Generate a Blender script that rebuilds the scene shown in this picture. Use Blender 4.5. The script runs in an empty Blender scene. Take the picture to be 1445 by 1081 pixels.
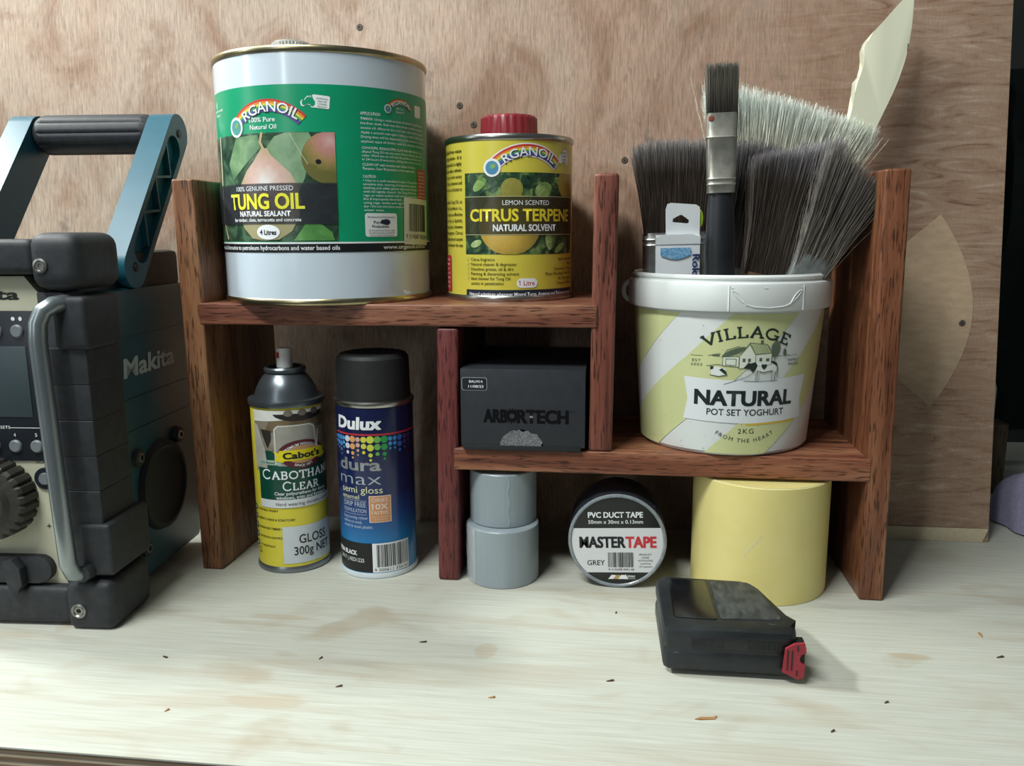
import bpy, bmesh, math, random
from mathutils import Vector, Matrix

# ------------------------------------------------------------------ camera, light, exposure
S = bpy.context.scene
COL = S.collection
CAM = Vector((0.39649, -0.71591, 0.32055))
YAW, PITCH, ROLL, FPX = -0.12685, 0.18055, -0.00558, 1169.74
fw = Vector((math.sin(YAW)*math.cos(PITCH), math.cos(YAW)*math.cos(PITCH), -math.sin(PITCH)))
rt = Vector((math.cos(YAW), -math.sin(YAW), 0))
up = rt.cross(fw)
rt2 = math.cos(ROLL)*rt + math.sin(ROLL)*up
up2 = -math.sin(ROLL)*rt + math.cos(ROLL)*up
cam = bpy.data.objects.new('camera', bpy.data.cameras.new('camera'))
COL.objects.link(cam)
cam.matrix_world = Matrix(((rt2.x, up2.x, -fw.x, CAM.x), (rt2.y, up2.y, -fw.y, CAM.y), (rt2.z, up2.z, -fw.z, CAM.z), (0, 0, 0, 1)))
cam.data.sensor_fit = 'HORIZONTAL'; cam.data.sensor_width = 36.0
cam.data.lens = FPX/1445*36.0
cam.data.clip_start = 0.02; cam.data.clip_end = 50
S.camera = cam
S.view_settings.view_transform = 'Standard'
S.view_settings.look = 'None'
S.view_settings.gamma = 1.0
S.view_settings.use_curve_mapping = False
S.view_settings.exposure = 0.14
w = bpy.data.worlds.new('workshop'); S.world = w; w.use_nodes = True
w.node_tree.nodes['Background'].inputs[0].default_value = (0.86, 0.95, 1.0, 1)
w.node_tree.nodes['Background'].inputs[1].default_value = 0.075

def area(name, loc, target, sx, sy, power, col=(1, 1, 1)):
    d = bpy.data.lights.new(name, 'AREA'); d.shape = 'RECTANGLE'; d.size = sx; d.size_y = sy
    d.energy = power; d.color = col
    o = bpy.data.objects.new(name, d); COL.objects.link(o); o.location = loc
    o.rotation_euler = (Vector(target)-Vector(loc)).to_track_quat('-Z', 'Y').to_euler()
    return o
# lamp high on the left (tape measure's shadow falls right), door gap and window on the left (two streaks on the big tin), ceiling tube over the bench
area('lamp_left_offscreen', (-1.15, 0.02, 1.42), (0.45, -0.1, 0.1), 0.26, 0.12, 29, (0.95, 1.0, 0.97))
area('doorway_front_left_offscreen', (-0.75, -2.4, 1.1), (0.3, 0.0, 0.2), 0.16, 1.7, 8, (0.90, 0.97, 1.0))
area('window_left_offscreen', (-2.1, -1.05, 1.0), (0.2, 0.0, 0.3), 0.28, 1.4, 7, (0.92, 0.98, 1.0))
area('ceiling_lamp_offscreen', (-0.32, -0.85, 1.7), (0.25, 0.0, 0.15), 0.9, 0.2, 32, (0.97, 1.0, 0.97))

# ------------------------------------------------------------------ helpers
R = math.radians
def lin(h):
    h = h.lstrip('#'); out = []
    for i in (0, 2, 4):
        c = int(h[i:i+2], 16)/255
        out.append(c/12.92 if c <= 0.04045 else ((c+0.055)/1.055)**2.4)
    return (*out, 1.0)

MATS = {}
def new_mat(name):
    m = bpy.data.materials.new(name); m.use_nodes = True
    nt = m.node_tree; b = nt.nodes['Principled BSDF']
    return m, nt, b
def N(nt, kind, **kw):
    n = nt.nodes.new(kind)
    for k, v in kw.items(): setattr(n, k, v)
    return n
def coords(nt, scale=(1, 1, 1), loc=(0, 0, 0), kind='Object', rot=(0, 0, 0)):
    tc = N(nt, 'ShaderNodeTexCoord'); mp = N(nt, 'ShaderNodeMapping')
    mp.inputs['Scale'].default_value = scale; mp.inputs['Location'].default_value = loc
    mp.inputs['Rotation'].default_value = rot
    nt.links.new(tc.outputs[kind], mp.inputs[0]); return mp.outputs[0]
def noise(nt, vec, scale=5, detail=3, rough=0.5, dist=0.0):
    n = N(nt, 'ShaderNodeTexNoise'); n.inputs['Scale'].default_value = scale
    n.inputs['Detail'].default_value = detail; n.inputs['Roughness'].default_value = rough
    n.inputs['Distortion'].default_value = dist
    nt.links.new(vec, n.inputs['Vector']); return n.outputs[0]
def ramp(nt, fac, stops, interp='LINEAR'):
    r = N(nt, 'ShaderNodeValToRGB'); r.color_ramp.interpolation = interp
    el = r.color_ramp.elements
    while len(el) < len(stops): el.new(0.5)
    for e, (p, c) in zip(el, stops):
        e.position = p; e.color = lin(c) if isinstance(c, str) else (c, c, c, 1)
    nt.links.new(fac, r.inputs[0]); return r.outputs[0]
def mix(nt, fac, a, b, mode='MIX'):
    m = N(nt, 'ShaderNodeMix', data_type='RGBA', blend_type=mode)
    for sock, v in ((m.inputs[0], fac), (m.inputs[6], a), (m.inputs[7], b)):
        if isinstance(v, (int, float)): sock.default_value = v
        elif isinstance(v, tuple): sock.default_value = v
        elif isinstance(v, str): sock.default_value = lin(v)
        else: nt.links.new(v, sock)
    return m.outputs[2]
def bump(nt, b, h, strength=0.3, dist=0.001):
    n = N(nt, 'ShaderNodeBump'); n.inputs['Strength'].default_value = strength
    n.inputs['Distance'].default_value = dist
    nt.links.new(h, n.inputs['Height']); nt.links.new(n.outputs[0], b.inputs['Normal'])
def pmat(name, c1, c2=None, rough=0.5, metal=0.0, scale=60, coat=0.0, bmp=0.0, spec=0.5, stretch=(1, 1, 1), lo=0.35, hi=0.7, alpha=1.0, trans=0.0):
    """two-tone procedural material: fine noise between two close tones"""
    if name in MATS: return MATS[name]
    m, nt, b = new_mat(name)
    v = coords(nt, stretch); f = noise(nt, v, scale, 4, 0.6)
    c = ramp(nt, f, [(lo, c1), (hi, c2 or c1)])
    nt.links.new(c, b.inputs['Base Color'])
    b.inputs['Roughness'].default_value = rough; b.inputs['Metallic'].default_value = metal
    b.inputs['Coat Weight'].default_value = coat; b.inputs['Coat Roughness'].default_value = 0.12
    b.inputs['Specular IOR Level'].default_value = spec
    b.inputs['Alpha'].default_value = alpha; b.inputs['Transmission Weight'].default_value = trans
    if bmp: bump(nt, b, f, bmp)
    MATS[name] = m; return m

def wood(name, dark, mid, light, axis, seed=0.0, rough=0.38):
    m, nt, b = new_mat(name)
    def sc(a, l): return tuple(l if k == axis else a for k in range(3))
    v1 = coords(nt, sc(55, 3.2), (seed, seed*1.7, seed*.6)); n1 = noise(nt, v1, 1.0, 5, 0.62, 0.6)
    v2 = coords(nt, sc(620, 48), (seed*3, seed, seed*2)); n2 = noise(nt, v2, 1.0, 2, 0.5, 0.2)
    v3 = coords(nt, sc(900, 50), (seed, seed*3, 0)); n3 = noise(nt, v3, 1.0, 2, 0.5)
    base = ramp(nt, n1, [(0.30, dark), (0.48, mid), (0.70, light)])
    pores = ramp(nt, n2, [(0.36, 0.16), (0.45, 0.92)])
    fib = ramp(nt, n3, [(0.25, 0.72), (0.75, 1.12)])
    c = mix(nt, 0.85, base, pores, 'MULTIPLY'); c = mix(nt, 0.6, c, fib, 'MULTIPLY')
    nt.links.new(c, b.inputs['Base Color'])
    b.inputs['Roughness'].default_value = rough
    b.inputs['Specular IOR Level'].default_value = 0.35
    bump(nt, b, n2, 0.25, 0.0006)
    return m

class MB:
    """collects shapes into one bmesh; build() links it as one mesh object"""
    def __init__(s): s.bm = bmesh.new()
    def box(s, x0, x1, y0, y1, z0, z1, bev=0.0, seg=2, fn=None):
        r = bmesh.ops.create_cube(s.bm, size=1.0)['verts']
        for v in r:
            v.co = Vector((x0+(v.co.x+.5)*(x1-x0), y0+(v.co.y+.5)*(y1-y0), z0+(v.co.z+.5)*(z1-z0)))
        if bev:
            es = list({e for v in r for e in v.link_edges})
            res = bmesh.ops.bevel(s.bm, geom=es, offset=bev, segments=seg, profile=0.6, affect='EDGES')
            r = list({v for f in res['faces'] for v in f.verts} | {v for v in r if v.is_valid})
        if fn:
            for v in r:
                if v.is_valid: v.co = fn(v.co)
        return s
    def lathe(s, prof, seg=48, o=(0, 0, 0), axis='z', ridge=None):
        """prof: (r, h) list; r==0 closes. ridge(i, r) may modulate r"""
        o = Vector(o); rings = []
        for r, h in prof:
            ring = []
            if r <= 1e-7:
                ring = [s.bm.verts.new(s._ax(0, 0, h, axis)+o)]
            else:
                for i in range(seg):
                    rr = ridge(i, r, h) if ridge else r
                    a = 2*math.pi*i/seg
                    ring.append(s.bm.verts.new(s._ax(rr*math.cos(a), rr*math.sin(a), h, axis)+o))
            rings.append(ring)
        for A, B in zip(rings, rings[1:]):
            for i in range(seg):
                j = (i+1) % seg
                if len(A) == 1 and len(B) == 1: continue
                if len(A) == 1: f = (A[0], B[j], B[i])
                elif len(B) == 1: f = (A[i], A[j], B[0])
                else: f = (A[i], A[j], B[j], B[i])
                try: s.bm.faces.new(f)
                except ValueError: pass
        return s
    def _ax(s, a, b, h, axis):
        return Vector((a, b, h)) if axis == 'z' else (Vector((a, h, b)) if axis == 'y' else Vector((h, a, b)))
    def prism(s, pts, lo, hi, axis='y', bev=0.0):
        """pts 2D outline in the plane across axis; extruded lo..hi"""
        f = {'y': lambda p, h: Vector((p[0], h, p[1])), 'x': lambda p, h: Vector((h, p[0], p[1])), 'z': lambda p, h: Vector((p[0], p[1], h))}[axis]
        A = [s.bm.verts.new(f(p, lo)) for p in pts]; B = [s.bm.verts.new(f(p, hi)) for p in pts]
        fs = [s.bm.faces.new(A), s.bm.faces.new(B[::-1])]
        n = len(pts)
        for i in range(n):
            fs.append(s.bm.faces.new((A[i], B[i], B[(i+1) % n], A[(i+1) % n])))
        if bev:
            es = [e for e in fs[0].edges]+[e for e in fs[1].edges]
            bmesh.ops.bevel(s.bm, geom=es, offset=bev, segments=2, profile=0.6, affect='EDGES')
        return s
    def tube(s, path, r, seg=12, cap=True):
        path = [Vector(p) for p in path]; rings = []; ref = None
        for i, p in enumerate(path):
            t = (path[min(i+1, len(path)-1)]-path[max(i-1, 0)]).normalized()
            if ref is None: ref = t.orthogonal().normalized()
            a = (ref-t*ref.dot(t)).normalized(); ref = a; b = t.cross(a)
            rr = r(i/(len(path)-1)) if callable(r) else r
            rings.append([s.bm.verts.new(p+rr*(math.cos(2*math.pi*k/seg)*a+math.sin(2*math.pi*k/seg)*b)) for k in range(seg)])
        for A, B in zip(rings, rings[1:]):
            for k in range(seg): s.bm.faces.new((A[k], A[(k+1) % seg], B[(k+1) % seg], B[k]))
        if cap:
            s.bm.faces.new(rings[0][::-1]); s.bm.faces.new(rings[-1])
        return s
    def map(s, fn):
        for v in s.bm.verts: v.co = fn(v.co)
        return s
    def build(s, name, m, parent=None, smooth=30, kind=None, loc=None):
        bmesh.ops.recalc_face_normals(s.bm, faces=s.bm.faces)
        me = bpy.data.meshes.new(name); s.bm.to_mesh(me); s.bm.free()
        if smooth:
            for p in me.polygons: p.use_smooth = True
            me.set_sharp_from_angle(angle=R(smooth))
        me.materials.append(m)
        o = bpy.data.objects.new(name, me); COL.objects.link(o)
        if parent: o.parent = parent
        if kind: o['kind'] = kind
        if loc: o.location = loc
        return o

def thing(name, label, cat, loc=(0, 0, 0), rot=(0, 0, 0), group=None):
    o = bpy.data.objects.new(name, None); COL.objects.link(o); o.empty_display_size = 0.02
    o.location = loc; o.rotation_euler = rot
    return tag(o, label, cat, group)
def tag(o, label, cat, group=None):
    o['label'] = label; o['category'] = cat
    if group: o['group'] = group
    return o
def lab(o, label): o['label'] = label; return o

# ---- print on curved or flat faces -------------------------------------------------
TXT = {}
def text2d(body, bold=0.0, space=1.0):
    """outline font text as flat triangles: (verts, faces, bbox) in font units, cap height 1"""
    key = (body, bold, space)
    if key in TXT: return TXT[key]
    cu = bpy.data.curves.new('print', 'FONT'); cu.body = body; cu.resolution_u = 3; cu.offset = bold
    cu.space_character = space
    ob = bpy.data.objects.new('print', cu); COL.objects.link(ob)
    dg = bpy.context.evaluated_depsgraph_get(); dg.update()
    me = bpy.data.meshes.new_from_object(ob.evaluated_get(dg))
    vs = [(v.co.x/0.729, v.co.y/0.729) for v in me.vertices]; fs = [tuple(p.vertices) for p in me.polygons]
    bpy.data.objects.remove(ob); bpy.data.curves.remove(cu); bpy.data.meshes.remove(me)
    xs = [v[0] for v in vs] or [0, 1]
    TXT[key] = (vs, fs, (min(xs), max(xs)))
    return TXT[key]

class Print:
    """flat print carried onto a surface: surf(s_mm, t_mm, lift_m) -> local point; one mesh per key"""
    def __init__(s, surf, step=3.0): s.surf = surf; s.step = step; s.items = {}
    def add(s, key, m, lift, vs, fs):
        it = s.items.setdefault(key, (m, lift, [], []))
        s.cnt = getattr(s, 'cnt', 0)+1; ex = (s.cnt % 16)*7e-6      # overprinted shapes never share one plane
        n = len(it[2]); it[2].extend((v[0], v[1], ex) for v in vs); it[3].extend(tuple(i+n for i in f) for f in fs)
    def poly(s, key, m, lift, pts): s.add(key, m, lift, list(pts), [tuple(range(len(pts)))])
    def rect(s, key, m, lift, s0, s1, t0, t1, rnd=0.0, rot=0.0):
        if rnd:
            pts = []
            for cx, cy, a0 in ((s1-rnd, t1-rnd, 0), (s0+rnd, t1-rnd, 90), (s0+rnd, t0+rnd, 180), (s1-rnd, t0+rnd, 270)):
                for k in range(5):
                    a = R(a0+90*k/4); pts.append((cx+rnd*math.cos(a), cy+rnd*math.sin(a)))
        else: pts = [(s0, t0), (s1, t0), (s1, t1), (s0, t1)]
        if rot:
            c, d = (s0+s1)/2, (t0+t1)/2; ca, sa = math.cos(R(rot)), math.sin(R(rot))
            pts = [(c+(x-c)*ca-(y-d)*sa, d+(x-c)*sa+(y-d)*ca) for x, y in pts]
        s.poly(key, m, lift, pts)
    def ell(s, key, m, lift, c, d, a, b, n=28, clip=None, rot=0.0):
        pts = []
        for k in range(n):
            t = 2*math.pi*k/n; x, y = a*math.cos(t), b*math.sin(t)
            x, y = c+x*math.cos(R(rot))-y*math.sin(R(rot)), d+x*math.sin(R(rot))+y*math.cos(R(rot))
            if clip: x = min(max(x, clip[0]), clip[1]); y = min(max(y, clip[2]), clip[3])
            pts.append((x, y))
        s.poly(key, m, lift, pts)
    def line(s, key, m, lift, pts, wd):
        for (x0, y0), (x1, y1) in zip(pts, pts[1:]):
            dx, dy = x1-x0, y1-y0; L = math.hypot(dx, dy) or 1; nx, ny = -dy/L*wd/2, dx/L*wd/2
            ex, ey = dx/L*wd*.3, dy/L*wd*.3
            s.poly(key, m, lift, [(x0-ex-nx, y0-ey-ny), (x1+ex-nx, y1+ey-ny), (x1+ex+nx, y1+ey+ny), (x0-ex+nx, y0-ey+ny)])
    def text(s, key, m, lift, body, cx, base, wd, h, bold=0.0, align='c', rot=0.0, shear=0.0, arc=0.0, space=1.0, clip=None):
        if h < 4.3: bold = min(bold, 0.012)
        if bold > 0.014:
            e = bold*h*.85
            for dx, dy in ((-e, -e*.6), (e, -e*.6), (-e, e*.6), (e, e*.6)):
                s.text(key, m, lift, body, cx+dx*math.cos(R(rot)), base+dy+dx*math.sin(R(rot)), wd, h, 0.012, align, rot, shear, arc, space)
            return
        vs, fs, (a, b) = text2d(body, bold, space)
        k = wd/(b-a) if wd else h
        off = {'c': (a+b)/2, 'l': a, 'r': b}[align]
        P = [((x-off)*k+shear*y*h, y*h) for x, y in vs]
        if arc > 0: P = [((arc+y)*math.sin(x/arc), (arc+y)*math.cos(x/arc)-arc) for x, y in P]
        elif arc < 0: P = [((-arc-y)*math.sin(x/-arc), -arc-(-arc-y)*math.cos(x/-arc)) for x, y in P]
        c, d = math.cos(R(rot)), math.sin(R(rot))
        P = [(cx+x*c-y*d, base+x*d+y*c) for x, y in P]
        s.add(key, m, lift, P, fs)
    def barcode(s, key, m, lift, s0, s1, t0, t1, seed=1, rot=0.0):
        rnd = random.Random(seed); x = s0; c, d = (s0+s1)/2, (t0+t1)/2
        ca, sa = math.cos(R(rot)), math.sin(R(rot))
        while x < s1:
            wd = rnd.choice((.45, .45, .9, 1.3))*(s1-s0)/36
            pts = [(x, t0), (min(x+wd, s1), t0), (min(x+wd, s1), t1), (x, t1)]
            s.poly(key, m, lift, [(c+(a-c)*ca-(b-d)*sa, d+(a-c)*sa+(b-d)*ca) for a, b in pts])
            x += wd+rnd.choice((.45, .6, 1.0))*(s1-s0)/36
    def flush(s, parent):
        out = {}
        for key, (m, lift, vs, fs) in s.items.items():
            bm = bmesh.new(); V = [bm.verts.new(v) for v in vs]
            for f in fs:
                try: bm.faces.new([V[i] for i in f])
                except ValueError: pass
            bmesh.ops.triangulate(bm, faces=bm.faces)
            if s.step:
                xs = [v[0] for v in vs]; k = math.floor(min(xs)/s.step)+1
                while k*s.step < max(xs):
                    bmesh.ops.bisect_plane(bm, geom=bm.verts[:]+bm.edges[:]+bm.faces[:], plane_co=(k*s.step, 0, 0), plane_no=(1, 0, 0), dist=1e-6)
                    k += 1
            uv = bm.loops.layers.uv.new('uv')
            for f in bm.faces:
                if f.normal.z < 0: f.normal_flip()
                for l in f.loops: l[uv].uv = (l.vert.co.x/100, l.vert.co.y/100)
            for v in bm.verts: v.co = s.surf(v.co.x, v.co.y, lift+v.co.z)
            key = key.split('@')[0]; me = bpy.data.meshes.new(key); bm.to_mesh(me); bm.free(); me.materials.append(m)
            for p in me.polygons: p.use_smooth = True
            o = bpy.data.objects.new(key, me); COL.objects.link(o); o.parent = parent
            out[key] = o
        return out
def on_cyl(rfun, zb=0.0):
    """s along the girth in mm from the face that looks to -y, t height in mm (absolute), zb base height in m"""
    def f(s, t, lift):
        z = t/1000-zb; r = rfun(z) if callable(rfun) else rfun
        th = s/1000/r; r += lift
        return Vector((r*math.sin(th), -r*math.cos(th), z))
    return f
L1, L2, L3, L4, L5 = 0.00015, 0.00030, 0.00045, 0.00060, 0.00075

def ink(name, c, c2=None, rough=0.4, **kw): return pmat('ink_'+name, c, c2, rough=rough, scale=25, **kw)
WHITE = ink('white', '#e9eef0'); BLACK = ink('black', '#14171b'); NAVY = ink('navy', '#1b2340')
YEL = ink('yellow', '#d6cb50', '#d0c448', rough=0.32); RED = ink('red', '#b3202c'); GREEN = ink('green', '#0b9a6e', '#0c9468', rough=0.3)
INKGREY = ink('grey', '#8a9090'); DKGREEN = ink('dark_green', '#0f4b3c', '#0b3f33', rough=0.32)

# ------------------------------------------------------------------ setting: plywood wall, workbench
WL = 0.07                                            # the sheet leans back by this slope
def wall_y(z): return 0.158+WL*z
def wall_material():
    m, nt, b = new_mat('wall_plywood')
    v = coords(nt, (620, 1, 55)); fleck = noise(nt, v, 1.0, 3, 0.6, 0.1)
    v = coords(nt, (1300, 1, 170)); fine = noise(nt, v, 1.0, 2, 0.5)
    v = coords(nt, (5, 1, 3.2), (3, 0, 1)); blot = noise(nt, v, 1.0, 4, 0.6, 0.5)
    v = coords(nt, (34, 1, 20), (7, 0, 2)); mark = noise(nt, v, 1.0, 4, 0.6, 0.5)
    v = coords(nt, (10, 1, 8), (1.5, 0, 6)); stain = noise(nt, v, 1.0, 5, 0.65, 0.9)
    v = coords(nt, (11, 1, 70), (0, 0, 4)); curl = noise(nt, v, 1.0, 4, 0.62, 2.6)
    base = ramp(nt, blot, [(0.30, '#988a7d'), (0.45, '#ae9b8a'), (0.6, '#b49f8e'), (0.75, '#a98c78')])
    tx = N(nt, 'ShaderNodeTexCoord'); s0 = N(nt, 'ShaderNodeSeparateXYZ'); nt.links.new(tx.outputs['Object'], s0.inputs[0])
    m0 = N(nt, 'ShaderNodeMapRange'); m0.inputs[1].default_value = 0.15; m0.inputs[2].default_value = 0.62
    a0 = N(nt, 'ShaderNodeMath', operation='MULTIPLY_ADD'); a0.inputs[1].default_value = 0.5; nt.links.new(blot, a0.inputs[0])
    s1 = N(nt, 'ShaderNodeMath', operation='SUBTRACT'); s1.inputs[1].default_value = 0.25; nt.links.new(s0.outputs[0], s1.inputs[0])
    nt.links.new(s1.outputs[0], a0.inputs[2]); nt.links.new(a0.outputs[0], m0.inputs[0])
    base = mix(nt, m0.outputs[0], base, '#b3927d')
    base = mix(nt, ramp(nt, stain, [(0.47, 0.0), (0.64, 0.8)]), base, '#8d6c56')
    base = mix(nt, ramp(nt, stain, [(0.30, 0.55), (0.42, 0.0)]), base, '#bfb0a0')
    f = ramp(nt, fleck, [(0.30, 0.62), (0.5, 0.98), (0.70, 1.25)])
    c = mix(nt, 0.75, base, f, 'MULTIPLY')
    c = mix(nt, 0.5, c, ramp(nt, fine, [(0.3, 0.8), (0.7, 1.12)]), 'MULTIPLY')
    c = mix(nt, ramp(nt, mark, [(0.27, 0.6), (0.36, 0.0)]), c, '#6b615a')
    # curly figured grain on the right-hand third of the sheet
    tc = N(nt, 'ShaderNodeTexCoord'); sx = N(nt, 'ShaderNodeSeparateXYZ'); nt.links.new(tc.outputs['Object'], sx.inputs[0])
    mr = N(nt, 'ShaderNodeMapRange'); mr.inputs[1].default_value = 0.60; mr.inputs[2].default_value = 0.80
    ad = N(nt, 'ShaderNodeMath', operation='MULTIPLY_ADD'); ad.inputs[1].default_value = 0.28
    nt.links.new(blot, ad.inputs[0]); nt.links.new(sx.outputs[0], ad.inputs[2]); nt.links.new(ad.outputs[0], mr.inputs[0])
    cc = ramp(nt, curl, [(0.26, '#795a47'), (0.42, '#9f826d'), (0.58, '#ab917d'), (0.75, '#c2ac99')])
    cc = mix(nt, 0.45, cc, ramp(nt, fine, [(0.3, 0.75), (0.7, 1.15)]), 'MULTIPLY')
    c = mix(nt, mr.outputs[0], c, cc)
    nt.links.new(c, b.inputs['Base Color']); b.inputs['Roughness'].default_value = 0.6
    b.inputs['Specular IOR Level'].default_value = 0.3
    bump(nt, b, fleck, 0.25, 0.0006)
    return m
def bench_material():
    m, nt, b = new_mat('bench_plywood')
    v = coords(nt, (16, 420, 1)); g = noise(nt, v, 1.0, 4, 0.6, 0.15)
    v = coords(nt, (3.5, 34, 1), (2, 5, 0)); st = noise(nt, v, 1.0, 4, 0.6, 0.6)
    v = coords(nt, (9, 16, 1), (11, 3, 0)); st2 = noise(nt, v, 1.0, 3, 0.55, 0.8)
    v = coords(nt, (150, 170, 1), (1, 1, 0)); sp = noise(nt, v, 1.0, 2, 0.5)
    base = ramp(nt, g, [(0.3, '#b4b6a9'), (0.5, '#bdbfb3'), (0.7, '#c5c8be')])
    c = mix(nt, ramp(nt, st, [(0.53, 0.0), (0.72, 0.5)]), base, '#a6937a')
    c = mix(nt, ramp(nt, st2, [(0.58, 0.0), (0.72, 0.4)]), c, '#a08a6c')
    for cx_, cy_, a_, b_, k_ in ((0.622, -0.0985, 0.050, 0.018, .55), (0.300, -0.1250, 0.020, 0.026, .35), (0.120, -0.0900, 0.080, 0.016, .4), (0.16, -0.215, 0.06, 0.02, .3)):
        vv = coords(nt, (1/a_, 1/b_, 0), (-cx_/a_, -cy_/b_, 0)); ln = N(nt, 'ShaderNodeVectorMath', operation='LENGTH'); nt.links.new(vv, ln.inputs[0])
        ad = N(nt, 'ShaderNodeMath', operation='MULTIPLY_ADD'); ad.inputs[1].default_value = 1.1; nt.links.new(st2, ad.inputs[0]); nt.links.new(ln.outputs['Value'], ad.inputs[2])
        c = mix(nt, ramp(nt, ad.outputs[0], [(0.0, k_), (0.9, k_*.8), (1.0, 0.0)]), c, '#a98f68')
    c = mix(nt, ramp(nt, sp, [(0.16, 0.75), (0.21, 0.0)]), c, '#4a3a2c')
    nt.links.new(c, b.inputs['Base Color']); b.inputs['Roughness'].default_value = 0.55
    b.inputs['Specular IOR Level'].default_value = 0.3
    bump(nt, b, g, 0.15, 0.0005)
    return m
WALLM = wall_material()
def lean(p): return Vector((p.x, p.y+WL*p.z, p.z))
wb = MB().box(-1.1, 0.7835, 0.158, 0.173, 0.0, 0.95, 0.0008).map(lean).map(lambda p: Vector((p.x-0.02*max(0, p.z)*(p.x > .5), p.y, p.z))).build('wall_back', WALLM, kind='structure')
wb['label'] = 'pink brown plywood sheet standing behind the shelf unit'
# football-shaped veneer repair patch, bare bottom strip and screws belong to the sheet
pts = []
for k in range(25):
    t = k/24; pts.append((0.7175+0.036*math.sin(math.pi*t)**0.9, 0.335-0.195*t))
for k in range(1, 24):
    t = k/24; pts.append((0.7215-0.075*math.sin(math.pi*t)**0.9, 0.140+0.195*t))
pm = pmat('patch_veneer', '#a38d74', '#b39c82', rough=0.6, scale=1.0, stretch=(60, 1, 170))
MB().prism(pts, 0.1574, 0.1581).map(lean).build('repair_patch', pm, wb)
stripm = pmat('bare_ply_edge', '#cbbd9d', '#d8cbad', rough=0.7, scale=220)
MB().box(0.6, 0.7815, 0.1562, 0.1585, 0.0, 0.0145, 0.0009).map(lambda p: Vector((p.x-(0.004 if p.x > .7 and p.z < .004 else 0), p.y, p.z))).build('bottom_strip', stripm, wb)
steel = pmat('screw_steel', '#4b443c', '#6b6258', rough=0.6, metal=0.3, scale=400)
SCREWS = ((0.1183, 0.5361), (0.2265, 0.4528), (0.2415, 0.4327), (0.4014, 0.3934), (0.7440, 0.2265))
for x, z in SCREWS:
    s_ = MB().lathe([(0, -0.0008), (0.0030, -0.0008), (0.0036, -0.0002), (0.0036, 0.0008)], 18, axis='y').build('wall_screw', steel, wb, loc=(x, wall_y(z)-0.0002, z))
    q = MB().box(-0.0016, 0.0016, -0.0010, -0.0005, -0.0003, 0.0003).box(-0.0003, 0.0003, -0.0010, -0.0005, -0.0016, 0.0016).build('cross_slot_shade', pmat('slot_shade', '#2e251d', '#3a2f25', rough=0.8), s_)  # shade of the slot recess is painted on as dark raised bars

fl = MB().box(-3, 3.5, -3.2, 0.7, -0.92, -0.90).build('floor', pmat('concrete', '#55534e', '#65625c', rough=0.85, scale=6), kind='structure', smooth=0); fl['label'] = 'grey concrete workshop floor below the bench'
bench = thing('workbench', 'pale worn plywood workbench top with layered front edge', 'workbench', (0, 0, 0))
BENCHM = bench_material()
MB().box(-1.1, 1.7, -0.2835, 0.62, -0.0016, 0.0, 0.0004).build('top_veneer', BENCHM, bench)
for i, (c1, c2) in enumerate((('#7c6a55', '#93806a'), ('#cfc6b0', '#bdb299'), ('#6f5c49', '#86735d'), ('#cfc6b0', '#bdb299'), ('#7c6a55', '#93806a'), ('#cabfa7', '#b8ab91'))):
    z1 = -0.0016-0.0028*i
    MB().box(-1.1, 1.7, -0.283+0.0006*(i % 2), 0.62, z1-0.0028, z1).build('ply_layer', pmat('ply_edge_%d' % i, c1, c2, rough=0.8, scale=1.0, stretch=(25, 300, 500)), bench)

# ------------------------------------------------------------------ shelf unit
H, TL, TR, D, W = 0.3685, 0.0206, 0.0200, 0.1565, 0.63
XM1, XM2 = 0.2360, 0.3734
S1T, S1B, S2T, S2B = 0.2579, 0.2383, 0.1282, 0.1078
shelf = thing('shelf_unit', 'dark red-brown hardwood desktop shelf unit with two offset shelves', 'shelf unit')
def board(name, m, x0, x1, y0, y1, z0, z1, bev=0.0022, sh=None):
    return MB().box(x0, x1, y0, y1, z0, z1, bev, 3, fn=sh).build(name, m, shelf, smooth=40)
def shear(t0, t1, z0, z1): return lambda p: Vector((p.x+t0+(t1-t0)*(p.z-z0)/(z1-z0), p.y, p.z))
board('side_panel', wood('jarrah_left', '#64402e', '#8f6245', '#ae8561', 2, 1.3), 0, TL, 0, D, 0, H, sh=shear(0.0014, -0.0008, 0, H))
board('side_panel', wood('jarrah_right', '#54301f', '#83523a', '#a2724f', 2, 4.1), W-TR, W, 0, D, 0, H, sh=shear(0.0018, -0.002, 0, H))
board('divider', wood('jarrah_low', '#3f1f1f', '#65312f', '#824644', 2, 7.7), XM1, XM1+TL-0.001, 0.0005, D, 0, S1B-0.0012, 0.003, sh=shear(-0.0015, 0.0018, 0, S1B))
board('divider', wood('jarrah_top', '#50302a', '#7f4a3d', '#9c6350', 2, 9.2), XM2, XM2+TL, 0.0005, D, S2T, H, 0.003, sh=shear(-0.0002, 0.0022, S2T, H))
board('shelf', wood('jarrah_shelf_a', '#553129', '#875543', '#b07f62', 0, 2.2), TL-0.004, XM2+0.0062, -0.0006, D, S1B, S1T, 0.0018)
board('shelf', wood('jarrah_shelf_b', '#5a3328', '#905b44', '#bb8765', 0, 5.5), XM1+TL-0.005, W-TR+0.004, -0.0006, D, S2B, S2T, 0.0018)

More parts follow.
